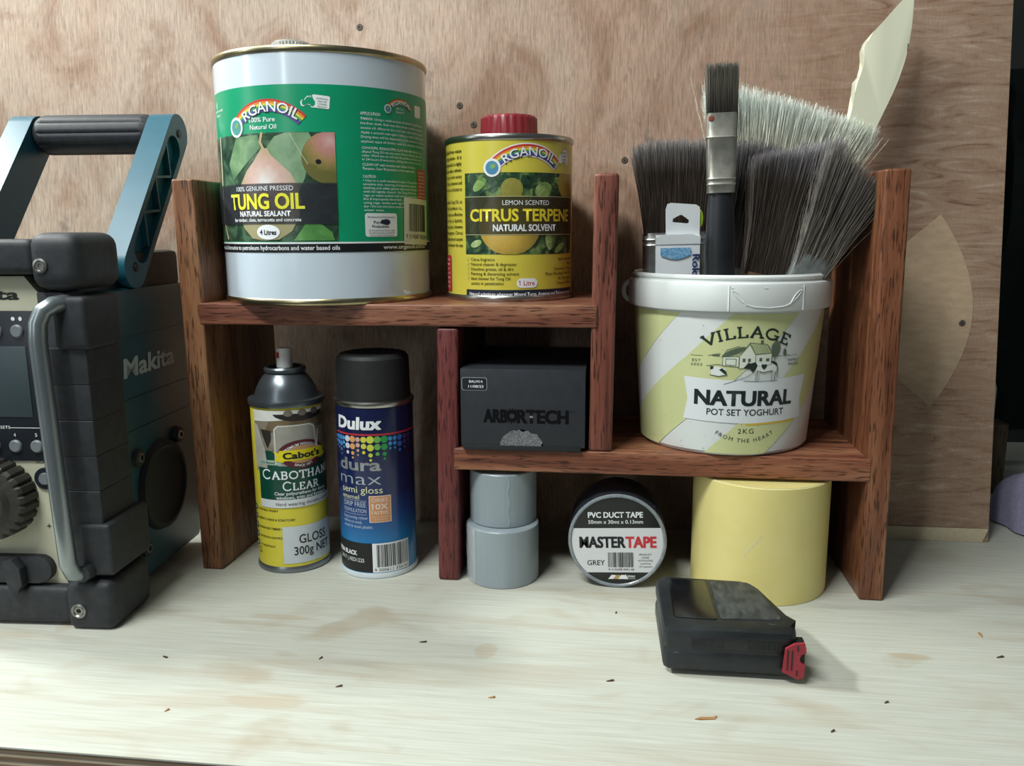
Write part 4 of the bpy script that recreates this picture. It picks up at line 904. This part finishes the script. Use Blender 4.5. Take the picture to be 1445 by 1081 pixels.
def handle(parent, m, pts, name='handle'):
    """pts: (z, width, thickness)"""
    mb = MB(); rings = []
    for z, a, b_ in pts:
        rings.append([mb.bm.verts.new((a/2*math.cos(2*math.pi*k/24), b_/2*math.sin(2*math.pi*k/24), z)) for k in range(24)])
    for A, B in zip(rings, rings[1:]):
        for k in range(24): mb.bm.faces.new((A[k], A[(k+1) % 24], B[(k+1) % 24], B[k]))
    mb.bm.faces.new(rings[0][::-1]); mb.bm.faces.new(rings[-1])
    return mb.build(name, m, parent, smooth=60)
NICK = pmat('ferrule_steel', '#9fa3a0', '#c6c8c3', rough=0.3, metal=0.9, scale=90)
BLK = pmat('handle_black', '#16181b', '#22252a', rough=0.42, scale=40)
DARKB = ('#2b2724', '#352f2b', '#6f6b6a')
# wide dark brush, left
o, L_ = place('wide_paint_brush', 'wide dark bristle paint brush with steel ferrule behind the white packet', (0.4530, 0.066, 0.150), (0.4460, 0.074, 0.4035))
zf = 0.169
handle(o, BLK, [(0.0, .018, .010), (.004, .026, .014), (.06, .022, .014), (.10, .034, .016), (.126, .054, .017)])
ferrule(o, NICK, 0.122, zf, 0.060, 0.018, bands=(0.158, 0.163))
bristles(o, bristle_mat('bristle_a', '#3c332c', '#3c332c', '#7f7b7a', zf, L_), zf-.002, L_-.003, 0.057, 0.077, 0.016, 0.024, 3000, 11, tipfn=lambda u: -0.004*u*u, stray=.03)
# slim black-handled brush in front
o, L_ = place('slim_paint_brush', 'slim paint brush standing bristles up on a black handle', (0.4870, 0.012, 0.1345), (0.4785, 0.016, 0.4550))
handle(o, BLK, [(0.0, .010, .008), (.006, .016, .012), (.05, .018, .013), (.12, .023, .016), (.17, .0255, .0165), (.205, .0225, .0150), (.224, .0200, .0130)])
ferrule(o, pmat('ferrule_dull', '#9a9a90', '#b6b5a9', rough=0.38, metal=0.8, scale=120), 0.217, 0.2815, 0.0262, 0.0125, 0.0225, 0.0165, bands=(0.224, 0.2285, 0.262))
bristles(o, bristle_mat('bristle_b', '#2c2925', '#57544b', '#5c5951', .28, L_), 0.280, L_, 0.0245, 0.0255, 0.0105, 0.012, 900, 12, stray=.008, hair=.0003)
MB().lathe([(0, 0), (.0022, .0004), (.0026, .0014), (0, .0016)], 12, axis='y').build('rivet', pmat('rust', '#7a3a2c', '#8f4a38', rough=0.6), o, loc=(-0.009, -0.0072, 0.277))
# dusty dark brush in the middle
o, L_ = place('dusty_paint_brush', 'dark paint brush leaning right with dusty grey bristle tips', (0.4985, 0.055, 0.137), (0.5560, 0.062, 0.404))
zf = 0.147
handle(o, BLK, [(0.0, .012, .010), (.005, .020, .014), (.07, .022, .015), (.12, .040, .018)])
ferrule(o, pmat('ferrule_copper', '#7c6650', '#9c8266', rough=0.45, metal=0.8, scale=160), 0.112, zf, 0.044, 0.024, bands=(0.138,))
bristles(o, bristle_mat('bristle_c', '#463e37', '#463e37', '#7d7b80', zf, L_), zf-.002, L_-.014, 0.042, 0.071, 0.022, 0.034, 3600, 13, tipfn=lambda u: 0.014*u, stray=.03, shift=-.002)
# darker brush behind it
o, L_ = place('dark_paint_brush', 'near-black paint brush standing between slim brush and dusty brush', (0.4870, 0.102, 0.137), (0.5220, 0.100, 0.4000))
zf = 0.150
handle(o, BLK, [(0.0, .012, .010), (.005, .018, .014), (.07, .020, .015), (.12, .036, .018)])
ferrule(o, NICK, 0.115, zf, 0.040, 0.018, bands=(0.142,))
bristles(o, bristle_mat('bristle_d', '#393532', '#393532', '#5c5a5c', zf, L_), zf-.002, L_, 0.038, 0.058, 0.016, 0.024, 2200, 14, tipfn=lambda u: -.006*u*u, stray=.03)
# brush with clear plastic ferrule, leaning far right
o, L_ = place('leaning_paint_brush', 'dark paint brush with clear plastic ferrule leaning against the bucket rim', (0.4980, 0.028, 0.1345), (0.5970, 0.036, 0.375))
zf = 0.176
handle(o, BLK, [(0.0, .012, .009), (.006, .018, .012), (.09, .022, .014), (.140, .026, .014)])
ferrule(o, pmat('ferrule_clear', '#5f6463', '#7a807e', rough=0.2, scale=150, alpha=0.75), 0.136, zf, 0.032, 0.018, bands=(0.144,))
bristles(o, bristle_mat('bristle_e', '#5a564e', '#504b45', '#67635d', zf, L_), zf-.016, L_-.002, 0.028, 0.056, 0.016, 0.026, 3000, 15, tipfn=lambda u: -.012*u, stray=.07)
# very wide pale brush at the back
o, L_ = place('pale_wall_brush', 'very wide brush with pale grey-green bristles at the back of the bucket', (0.5130, 0.120, 0.1345), (0.5560, 0.128, 0.4400))
zf = 0.188
handle(o, pmat('handle_wood', '#8a6a48', '#9c7b56', rough=0.5), [(0.0, .012, .010), (.006, .018, .012), (.10, .022, .014), (.150, .030, .015), (.158, .080, .016)])
ferrule(o, NICK, 0.154, zf, 0.098, 0.018, bands=(0.178,))
bristles(o, bristle_mat('bristle_f', '#8d8672', '#bdbcab', '#cdd5cd', zf, L_), zf-.002, L_, 0.095, 0.166, 0.014, 0.022, 5200, 16, tipfn=lambda u: -0.013*u-.004*u*u, stray=.05, hair=.0003, core=True)
# cream handle of another brush, bristles down in the bucket
o, L_ = place('cream_handled_brush', 'brush stood upside down showing a glossy cream painted beaver-tail handle', (0.5120, 0.085, 0.1345), (0.6670, 0.150, 0.5480))
CREAM = pmat('handle_cream', '#d9dac2', '#d2d3ba', rough=0.22, coat=0.4, scale=10)
hp = []
for z, a, b_ in ((.085, -.010, .010), (.2, -.008, .009), (.26, -.008, .012), (.29, -.008, .0145), (.317, -.0099, .0158), (.330, -.0150, .0168), (.3415, -.0187, .0174), (.349, -.0163, .0176), (.356, -.0147, .0176), (.363, -.0190, .0172), (.370, -.0231, .0168), (.378, -.0234, .0158), (.388, -.0200, .0150), (.402, -.0140, .0110), (.422, -.0067, .0048), (.436, -.001, .003)):
    hp.append((z, a, b_))
pts = [(a, z) for z, a, b_ in hp]+[(b_, z) for z, a, b_ in hp[::-1]]
MB().prism(pts, -0.0065, 0.0065, axis='y', bev=0.0022).build('handle', CREAM, o, smooth=22)
ferrule(o, NICK, 0.045, 0.090, 0.036, 0.016)
bristles(o, bristle_mat('bristle_g', '#3a3632', '#3a3632', '#3a3632', .05, 0.0), 0.046, 0.002, 0.036, 0.040, 0.013, 0.014, 300, 17, core=False)

# hang-tab packet
pk = thing('brush_packet', 'white hang-tab card packet with blue brush print leaning in the bucket', 'packet', (0.4515, 0.0480, 0.1345), (R(7), R(-1.2), 0))
CARDW = pmat('packet_white', '#dfe3e6', '#d6dbde', rough=0.45, scale=20)
MB().box(-0.019, 0.019, 0.0, 0.011, 0.002, 0.183, 0.0006).build('box', CARDW, pk)
tab = [(-.010, .182), (-.0105, .205), (-.009, .2095), (-.006, .2105), (.0155, .2085), (.0185, .2065), (.019, .203), (.019, .182)]
hole = [(-.0045, .1945), (-.004, .1970), (.0018, .2000), (.0035, .2000), (.0095, .1955), (.0095, .1930), (.008, .1925), (-.003, .1938)]
mb = MB(); ys = (0.0085, 0.0095)
import mathutils.geometry as mg
tris = mg.tessellate_polygon([[Vector((x, z, 0)) for x, z in tab], [Vector((x, z, 0)) for x, z in hole[::-1]]])
allp = tab+hole[::-1]
for y in ys:
    V = [mb.bm.verts.new((x, y, z)) for x, z in allp]
    for t in tris:
        try: mb.bm.faces.new([V[i] for i in t])
        except ValueError: pass
mb.build('hang_tab', CARDW, pk, smooth=0)
MB().prism([(-.019, .182), (-.019, .176), (.019, .176), (.019, .182), (.012, .1845), (-.012, .1845)], -0.0006, 0.0004).build('front_flap', CARDW, pk, smooth=0)
P = Print(lambda s, t, l: Vector((s/1000, -.0008-l, t/1000)), 0)
BLU = photo_ink('blue_brush', '#3d86bf', '#6fa9d2', '#b9d4e6', 60)
pts = [(-15, 173)]+[(-15+26*k/12, 166.5-3.5*math.sin(math.pi*k/12)) for k in range(13)]+[(11, 173)]
P.poly('brush_picture', BLU, L1, pts)
P.text('brand_text', ink('text_navy', '#1d2f66'), L1, 'Roks', 12.6, 167, 21, 6.4, 0.02, 'l', rot=-90)
P.flush(pk)
MB().lathe([(0, 0), (.004, 0), (.0045, .0006), (.004, .0012), (0, .0012)], 20, axis='y').map(lambda p: Vector((p.x*.55, p.y, p.z*1.7))).build('green_dot', pmat('neon_green', '#b9e021', '#a9d21c', rough=0.4), pk, loc=(0.0195, 0.0105, 0.196))

# ------------------------------------------------------------------ tape measure
tm = thing('tape_measure', 'scuffed black tape measure lying on its side with a red end hook', 'tape measure', (0.434, -0.147, 0))
def scuffed():
    m, nt, b = new_mat('case_black')
    v = coords(nt, (30, 30, 60)); f = noise(nt, v, 1.0, 5, 0.7, 0.5)
    v = coords(nt, (40, 260, 260), (3, 1, 2)); g = noise(nt, v, 1.0, 3, 0.6, 0.6)
    c = ramp(nt, f, [(0.35, '#14181a'), (0.62, '#20262a'), (0.8, '#32383b')])
    c = mix(nt, ramp(nt, g, [(0.68, 0.0), (0.78, 0.6)]), c, '#8a8d86')
    nt.links.new(c, b.inputs['Base Color']); b.inputs['Roughness'].default_value = 0.42
    bump(nt, b, f, 0.15, 0.001); return m
CASE = scuffed()
prof = [(0.004, 0.0), (0.088, 0.0), (0.0935, 0.003), (0.0955, 0.012), (0.0925, 0.021), (0.0915, 0.030), (0.0795, 0.078), (0.074, 0.088), (0.066, 0.092), (0.006, 0.0945), (0.001, 0.091), (-0.002, 0.085), (0.0, 0.004)]
def inset(ps, d):
    cx = sum(p[0] for p in ps)/len(ps); cy = sum(p[1] for p in ps)/len(ps)
    return [(p[0]+(cx-p[0])*d, p[1]+(cy-p[1])*d) for p in ps]
def shell(z0, z1, ps, bev): return MB().prism(ps, z0, z1, axis='z', bev=bev)
shell(0.0045, 0.0205, prof, 0.004).build('case_half', CASE, tm, smooth=50)
shell(0.0212, 0.0375, prof, 0.0045).build('case_half', CASE, tm, smooth=50)
shell(0.0195, 0.0225, inset(prof, .02), 0).build('case_seam', CASE, tm, smooth=50)
shell(0.0, 0.0046, [(0.018, 0.02), (0.07, 0.02), (0.07, 0.07), (0.018, 0.07)], 0.001).build('belt_clip', pmat('clip_steel', '#3a3d3f', '#505356', rough=0.4, metal=0.8), tm)
shell(0.0368, 0.0381, [(0.010, 0.017), (0.0385, 0.016), (0.040, 0.018), (0.038, 0.083), (0.036, 0.086), (0.010, 0.087), (0.008, 0.085), (0.008, 0.019)], 0.0006).build('label_plate', pmat('plate_gloss', '#0e1012', '#181b1d', rough=0.2, scale=60), tm)
GR = pmat('grip_scuffed', '#25292a', '#4b4f4c', rough=0.6, scale=160, bmp=0.4, stretch=(1, .4, 1))
shell(0.0368, 0.0383, [(0.044, 0.018), (0.0855, 0.021), (0.087, 0.024), (0.076, 0.078), (0.071, 0.0855), (0.043, 0.086), (0.0415, 0.083), (0.0425, 0.021)], 0.0007).build('grip_pad', GR, tm)
for i, (a, n) in enumerate(((0.020, 15), (0.060, 15))):
    for k in range(n):
        MB().box(a+k*.0016, a+k*.0016+.0007, -0.0004, 0.0012, 0.0235, 0.0305).build('grip_rib', CASE, tm, smooth=0)
REDT = pmat('hook_red', '#8f2431', '#9c2d3a', rough=0.45, scale=200)
hk = MB().prism([(0.0840, 0.0095), (0.0855, 0.0275), (0.0915, 0.0315), (0.0985, 0.0325), (0.0995, 0.029), (0.0998, 0.025), (0.0965, 0.0235), (0.0955, 0.0205), (0.0965, 0.0175), (0.0995, 0.016), (0.0990, 0.006), (0.0950, 0.0045)], -0.0032, -0.0012, axis='y').build('end_hook', REDT, tm, smooth=0)
MB().box(0.093, 0.0995, -0.0015, 0.010, 0.006, 0.031, 0.0008).build('tape_mouth', pmat('mouth_black', '#101213', '#17191b', rough=0.6), tm)
for x in (0.0868, 0.0898): MB().box(x, x+0.0009, -0.0036, -0.003, 0.0115, 0.0265).build('hook_slot', CASE, hk, smooth=0)
for z0, z1 in ((0.0265, 0.0305), (0.0075, 0.0115)): MB().box(0.0935, 0.0943, -0.0036, -0.003, z0, z1).build('hook_slot', CASE, hk, smooth=0)

# ------------------------------------------------------------------ jobsite radio
rad = thing('jobsite_radio', 'rugged teal and black jobsite radio with tubular side guard and carry handle', 'radio', (-0.0396, -0.1263, 0), (0, 0, R(3.3)))
XC = -0.062
def mir(x): return 2*XC-x
TEAL = pmat('radio_teal', '#16424c', '#1c4b55', rough=0.4, scale=20)
TEALH = pmat('handle_teal', '#1a5366', '#215c6e', rough=0.36, scale=30)
RUB = pmat('rubber_black', '#23262a', '#2f3337', rough=0.6, scale=130, bmp=0.08)
CREAMP = pmat('radio_cream', '#c3c3ab', '#b9b9a2', rough=0.45, scale=25)
DPAN = pmat('radio_dark_panel', '#1c2128', '#22282f', rough=0.35, scale=40)
MB().box(mir(0.018), 0.018, 0.024, 0.192, 0.010, 0.274, 0.006).build('body', TEAL, rad)
MB().box(mir(0.016), 0.016, 0.100, 0.190, 0.270, 0.305, 0.006).build('top_cover', RUB, rad)
MB().box(mir(0.008), 0.008, 0.030, 0.105, 0.268, 0.300, 0.004).build('top_deck', pmat('deck_dark', '#1b2026', '#232a31', rough=0.5), rad)
MB().prism([(mir(-0.004), 0.02), (-0.004, 0.02), (-0.004, 0.264), (-0.0235, 0.2885), (mir(-0.0235), 0.2885), (mir(-0.004), 0.264)], 0.010, 0.03, axis='y').build('front_panel', CREAMP, rad)
MB().box(mir(-0.018), -0.018, 0.0085, 0.012, 0.1395, 0.2615, 0.001).build('display_panel', DPAN, rad)
MB().box(mir(-0.027), -0.027, 0.0078, 0.010, 0.176, 0.2335, 0.0008).build('screen', pmat('screen_grey', '#39464b', '#424f55', rough=0.4, scale=15), rad)
BTN = pmat('button_grey', '#6b7276', '#787f83', rough=0.45)
for x, z in [(-0.0325, 0.2455), (-0.0500, 0.2455), (-0.0675, 0.2455), (-0.0850, 0.2455), (-0.0265, 0.1520), (-0.0445, 0.1520), (-0.0625, 0.1520), (-0.0805, 0.1520), (-0.0985, 0.1520)]:
    MB().lathe([(0, -0.0022), (.0042, -0.0022), (.0052, -0.0012), (.0055, 0.001)], 24, axis='y').build('button', BTN, rad, loc=(x, 0.0085, z))
P = Print(lambda s, t, l: Vector((s/1000, 0.0084-l, t/1000)), 0)
for k, x in enumerate((-26.5, -44.5, -62.5, -80.5, -98.5)): P.text('button_text', WHITE, L1, '54321'[k], x, 160.0, 1.8, 3.0)
P.text('preset_text', WHITE, L1, 'PRESETS', -55, 166.4, 15, 2.6); P.rect('preset_rule', WHITE, L1, -48.5, -20, 167.0, 167.5)
for x in (-30.5, -50): P.ell('alarm_symbol@%d' % x, WHITE, L1, x-4.5, 255.3, 1.6, 1.6, 12); P.ell('bell_symbol@%d' % x, WHITE, L1, x+1.5, 255.3, 1.4, 1.7, 12)
P.flush(rad)
P = Print(lambda s, t, l: Vector((s/1000, 0.0099-l, t/1000)), 0)
P.text('radio_logo', ink('logo_dark', '#1d2320'), L1, 'Makita', -29.5, 270.5, 62, 8.2, 0.04, 'r', shear=.12)
P.text('scan_text', ink('logo_dark', '#1d2320'), L1, 'SCAN / \u266a', -13, 137.4, 17, 2.2, 0, 'r'); P.text('scan_text', ink('logo_dark', '#1d2320'), L1, '+', -25, 81.2, 4, 5.5)
P.flush(rad)
kn = MB().lathe([(0, -0.014), (.0185, -0.014), (.0205, -0.012), (.0220, -0.010), (.030, -0.0085), (.0325, -0.006), (.0335, 0.012)], 96, axis='y', ridge=lambda i, r, h: r*(1 if i % 4 < 3 else .93) if r > .028 else r).build('tuning_knob', pmat('knob_dark', '#2b2925', '#383530', rough=0.55, scale=90), rad, loc=(-0.0645, 0.0, 0.109))
MB().lathe([(0, -0.0152), (.0150, -0.0150), (.0170, -0.0138)], 40, axis='y').build('knob_cap', pmat('knob_cap', '#4d565c', '#5a6369', rough=0.4), kn)
MB().lathe([(.0055, -0.001), (.0090, -0.001), (.0095, 0.002), (.0050, 0.002)], 32, axis='y').build('button_ring', DPAN, rad, loc=(-0.0233, 0.0095, 0.1247))
MB().lathe([(0, -0.0025), (.0045, -0.0025), (.0052, -0.001), (.0052, 0.002)], 24, axis='y').build('button', BTN, rad, loc=(-0.0233, 0.0095, 0.1247))
pts = [(-0.034+0.0115*math.cos(R(a)), 0.048+0.0115*math.sin(R(a))) for a in range(-90, 91, 15)]+[(-0.095+0.0115*math.cos(R(a)), 0.048+0.0115*math.sin(R(a))) for a in range(90, 271, 15)]
MB().prism(pts, 0.003, 0.012, axis='y', bev=0.0015).build('latch_plate', RUB, rad)
MB().prism([(-0.058, 0.058), (-0.050, 0.060), (-0.044, 0.052), (-0.043, 0.038), (-0.048, 0.031), (-0.055, 0.033), (-0.057, 0.045)], -0.006, 0.004, axis='y', bev=0.0015).build('latch_lever', RUB, rad)
def screw(x, y, z, r=0.006, axis='y', sgn=1):
    s_ = MB().lathe([(r*.62, -.0006), (r*.75, -.0016), (r, -.001), (r*1.02, .001)], 24, axis=axis).build('screw_ring', pmat('screw_ring', '#8b8d88', '#a3a49e', rough=0.35, metal=0.9), rad, loc=(x, y, z))
    MB().lathe([(0, .0002), (r*.34, .0002), (r*.36, -.0006), (r*.64, -.0006)], 6 if True else 12, axis=axis).build('hex_socket', pmat('screw_ring', '#8b8d88'), s_)
for sd in (0, 1):
    f = (lambda x: x) if sd == 0 else mir
    def rb(name, x0, x1, y0, y1, z0, z1, bev=.005, m=RUB, seg=3, fn=None):
        a, b_ = sorted((f(x0), f(x1))); return MB().box(a, b_, y0, y1, z0, z1, bev, seg, fn).build(name, m, rad, smooth=50)
    rb('corner_bumper', -0.011, 0.0305, -0.004, 0.060, 0.278, 0.322, .014, seg=5)
    rb('pillar_block', 0.004, 0.0315, -0.003, 0.048, 0.232, 0.2735, .005)
    for k in range(5): rb('pillar_segment', -0.009, 0.0268, 0.001+.0004*(k % 2), 0.050, 0.088+k*.029, 0.1172+k*.029, .0012)
    rb('pillar_block', 0.007, 0.0335, -0.002, 0.060, 0.046, 0.090, .004)
    rb('corner_foot', -0.0085, 0.0325, -0.006, 0.058, 0.0, 0.042, .009, seg=4)
    screw(f(0.0005), -0.0042, 0.2970, 0.0056); screw(f(0.0035), -0.0062, 0.0175, 0.0062)
    MB().tube([(f(0.016), 0.02, 0.2685), (f(0.013), 0.004, 0.2685), (f(0.0085), -0.006, 0.2675), (f(0.0035), -0.012, 0.263), (f(0.0005), -0.0145, 0.254), (f(-0.0005), -0.015, 0.240), (f(0.0008), -0.015, 0.19), (f(0.0028), -0.015, 0.11), (f(0.0042), -0.0148, 0.062), (f(0.0055), -0.012, 0.053), (f(0.008), -0.004, 0.0485), (f(0.012), 0.02, 0.047)], 0.0067, 16).build('guard_tube', pmat('tube_silver', '#8a9498', '#9da6a9', rough=0.3, metal=0.75, scale=60, stretch=(1, 1, .2)), rad, smooth=60)
    MB().lathe([(0, -0.006), (.0052, -0.006), (.0062, -0.004), (.0065, 0.006)], 16, axis='y').build('tube_bolt', RUB, rad, loc=(f(0.0125), -0.004, 0.0505))
for x0_ in (-0.012, mir(0.010)): MB().box(x0_, x0_+0.022, 0.006, 0.03, 0.036, 0.276, 0.001).build('side_frame', RUB, rad)
MB().box(mir(-0.008), -0.008, 0.0, 0.05, 0.290, 0.317, 0.006, 3).build('top_rail', RUB, rad, smooth=50)
MB().box(mir(-0.006), -0.006, 0.0, 0.045, 0.002, 0.034, 0.006, 3).build('bottom_rail', RUB, rad, smooth=50)
# side: name, ridges, speaker cover
P = Print(lambda s, t, l: Vector((0.0182+l, s/1000, t/1000)), 0)
P.text('side_logo', ink('logo_silver', '#9aa6a4', '#a8b3b1'), L1, 'Makita', 113, 197.5, 92, 17, 0.04, shear=.12)
P.flush(rad)
for z in (0.1765, 0.148, 0.2305): MB().box(0.0172, 0.0188, 0.05, 0.185, z, z+0.0016, 0.0004).build('side_ridge', TEAL, rad)
MB().lathe([(0, 0.0215), (.034, 0.0225), (.037, 0.0245), (.041, 0.0238), (.043, 0.018), (0.0, 0.017)], 56, axis='x').build('speaker_cover', pmat('speaker_dark', '#15191b', '#1d2224', rough=0.65, scale=500, bmp=0.2), rad, loc=(0, 0.116, 0.088))
for y, z in ((0.0755, 0.1245), (0.0755, 0.0395), (0.152, 0.127)):
    MB().lathe([(0, 0.0225), (.0075, 0.022), (.009, 0.0175)], 20, axis='x').build('screw_boss', pmat('boss_dark', '#191d1f', '#212628', rough=0.6), rad, loc=(0, y, z))
    MB().lathe([(.0026, 0.0236), (.0042, 0.0236), (.0046, 0.022)], 20, axis='x').build('screw_ring', pmat('screw_ring', '#8b8d88'), rad, loc=(0, y, z))
# carry handle: two arms with truss pockets and a ribbed grip
PV, TP = Vector((0.100, 0.2915)), Vector((0.203, 0.4165))
dv = (TP-PV).normalized(); nv = Vector((-dv.y, dv.x))
def stadium(r, e0=0.0, e1=0.0, n=14):
    a0 = math.atan2(nv.y, nv.x); pts = []
    p0, p1 = PV+dv*e0, TP-dv*e1
    for k in range(n+1):
        a = a0+math.pi*k/n; pts.append((p0.x+r*math.cos(a), p0.y+r*math.sin(a)))
    for k in range(n+1):
        a = a0+math.pi+math.pi*k/n; pts.append((p1.x+r*math.cos(a), p1.y+r*math.sin(a)))
    return pts
for sd in (0, 1):
    f = (lambda x: x) if sd == 0 else mir
    out = 1 if sd == 0 else -1
    a, b_ = sorted((f(-0.004), f(0.0125)))
    MB().prism(stadium(0.0185), a, b_, axis='x').build('handle_arm', TEALH, rad, smooth=40)
    mb = MB(); O_ = stadium(0.0185); I_ = stadium(0.0125, .020, .020)
    x0, x1 = f(0.0125), f(0.0195)
    ring = [[mb.bm.verts.new((x, p[0], p[1])) for p in ps] for x, ps in ((x0, O_), (x1, O_), (x1, I_), (x0, I_))]
    for A, B in zip(ring, ring[1:]):
        n = len(A)
        for k in range(n): mb.bm.faces.new((A[k], A[(k+1) % n], B[(k+1) % n], B[k]))
    mb.build('arm_rim', TEALH, rad, smooth=40)
    L_ = (TP-PV).length
    for k in range(5):
        q0 = PV+dv*(L_*(.20+.13*k))+nv*(.011 if k % 2 else -.011); q1 = PV+dv*(L_*(.20+.13*(k+1)))+nv*(-.011 if k % 2 else .011)
        mb = MB(); t = (q1-q0).normalized()*0.0; w_ = Vector((-(q1-q0).y, (q1-q0).x)).normalized()*.0011
        lo, hi = sorted((f(0.0120), f(0.0185)))
        mb.prism([tuple(q0-w_), tuple(q1-w_), tuple(q1+w_), tuple(q0+w_)], lo, hi, axis='x').build('truss_rib', TEALH, rad, smooth=0)
    for pnt in (PV, TP):
        lo = f(0.0195)
        MB().lathe([(0, 0.0012*out), (.0030, 0.0012*out), (.0032, 0.0002*out), (.0046, 0.0002*out), (.0052, -.002*out)], 20, axis='x').build('pivot_screw', pmat('pivot_dark', '#2e3133', '#44484a', rough=0.4, metal=0.7), rad, loc=(lo, pnt.x, pnt.y))
MB().lathe([(0, mir(-0.005)), (.016, mir(-0.005)), (.0185, mir(-0.010)), (.0190, mir(-.013)), (.0190, -0.013), (.0185, -0.010), (.016, -0.005), (0, -0.005)], 60, axis='x', o=(0, TP.x, TP.y), ridge=lambda i, r, h: r*(.90 if (i % 6 == 0 and abs(h-XC) < .05) else 1)).build('grip', RUB, rad, smooth=40)

# ------------------------------------------------------------------ beyond the plywood sheet
DARKW = pmat('backing_grey', '#3a3e3d', '#444847', rough=0.8, scale=8)
bw_ = MB().box(0.72, 2.2, 0.60, 0.62, -0.02, 1.2).build('wall_dark', DARKW, kind='structure', smooth=0); bw_['label'] = 'dark grey wall beyond the plywood sheet'
mb = MB(); NX = 26
for k in range(NX):
    pass
gr = [[mb.bm.verts.new((0.80+0.5*i/NX, 0.46+0.012*math.sin(i*1.9)+0.006*math.sin(i*4.1+j), 0.05+0.47*j/8)) for j in range(9)] for i in range(NX+1)]
for A, B in zip(gr, gr[1:]):
    for j in range(8): mb.bm.faces.new((A[j], B[j], B[j+1], A[j+1]))
r_ = bmesh.ops.solidify(mb.bm, geom=mb.bm.faces[:], thickness=0.004)
tag(mb.build('hanging_apron', pmat('apron_dark', '#14201f', '#1b2a2a', rough=0.85, scale=60), smooth=60), 'dark green-black apron hanging beyond the plywood edge', 'apron')
mb = MB(); rnd = random.Random(9); NU, NV = 30, 16; gr = []
for i in range(NU):
    a = 2*math.pi*i/NU; row = []
    for j in range(NV):
        t = j/(NV-1); r = (0.048*math.cos(t*math.pi/2)**.55+.0)*(1+.10*math.sin(3*a+1)+.05*math.sin(7*a+t*5)); z = 0.060*math.sin(t*math.pi/2)*(1+.12*math.sin(2*a))
        dent = math.exp(-((a-4.9)**2)/.18-((t-.18)**2)/.03)
        row.append(mb.bm.verts.new((r*math.cos(a)*(1-.45*dent), r*math.sin(a)*(1-.45*dent), z+.004)))
    gr.append(row)
for i in range(NU):
    A, B = gr[i], gr[(i+1) % NU]
    for j in range(NV-1):
        mb.bm.faces.new((A[j], B[j], B[j+1], A[j+1]))
mb.bm.faces.new([g[0] for g in gr][::-1])
tag(mb.build('cotton_rag', pmat('rag_lilac', '#8884a0', '#9a96ae', rough=0.9, scale=300, bmp=0.3), loc=(0.8610, 0.2150, -0.002), smooth=70), 'crumpled lilac cotton rag on the bench past the plywood', 'rag')
tag(MB().box(0.838, 0.870, 0.330, 0.362, 0.0, 0.088, 0.002).build('timber_block', wood('block_wood', '#3f3326', '#5c4b38', '#705d46', 2, 3.3)), 'small brown timber block standing behind the lilac rag', 'block')
wbt = thing('white_bottle', 'white plastic bottle standing against the dark apron', 'bottle', (0.858, 0.405, 0))
MB().lathe([(0, 0.0), (.022, 0.0), (.024, .003), (.024, .12), (.020, .135), (.011, .145), (.011, .156), (0, .156)], 32).build('body', pmat('bottle_white', '#d5d9d8', '#cdd2d1', rough=0.4), wbt)
MB().lathe([(0, .154), (.0125, .154), (.0125, .175), (.011, .177), (0, .177)], 24).build('cap', pmat('bottle_cap', '#c9cdcc', '#bfc4c3', rough=0.45), wbt)

# ------------------------------------------------------------------ sawdust chips and crumbs on the bench
CH = [pmat('chip_dark', '#3a2a1e', '#5a4432', rough=0.9), pmat('chip_tan', '#9a6f45', '#b58a5a', rough=0.9)]
for i, (x, y, a, l, k) in enumerate(((0.690, -0.0915, 20, .007, 0), (0.1760, -0.1530, 60, .004, 0), (0.3140, -0.1915, 10, .005, 1), (0.2480, -0.1190, 5, .006, 0), (0.585, -0.166, 30, .004, 0), (0.4600, -0.2000, 12, .016, 1), (0.5400, -0.2050, 40, .004, 0), (0.0560, -0.1650, -30, .006, 0), (0.3960, -0.1600, 15, .006, 0), (0.4000, -0.0500, 80, .003, 0), (0.0960, -0.2330, 60, .004, 1), (0.6900, -0.0560, 85, .008, 1), (0.2030, -0.1900, 20, .005, 0))):
    r_ = random.Random(i); ca, sa = math.cos(R(a)), math.sin(R(a)); mb = MB()
    mb.prism([(-l/2, 0), (-l*.2, l*.10+.0004), (l*.3, l*.06+.0004), (l/2, l*.12), (l*.35, -l*.07-.0003), (-l*.3, -l*.05-.0003)], 0, 0.0007, axis='z').map(lambda p: Vector((p.x*ca-p.y*sa, p.x*sa+p.y*ca, p.z+.0004*math.sin(p.x*900))))
    tag(mb.build('wood_chip', CH[k], loc=(x, y, 0), smooth=0), 'tiny %s wood chip lying on the pale bench top' % ('dark', 'tan')[k], 'wood chip', 'wood chips on the bench')
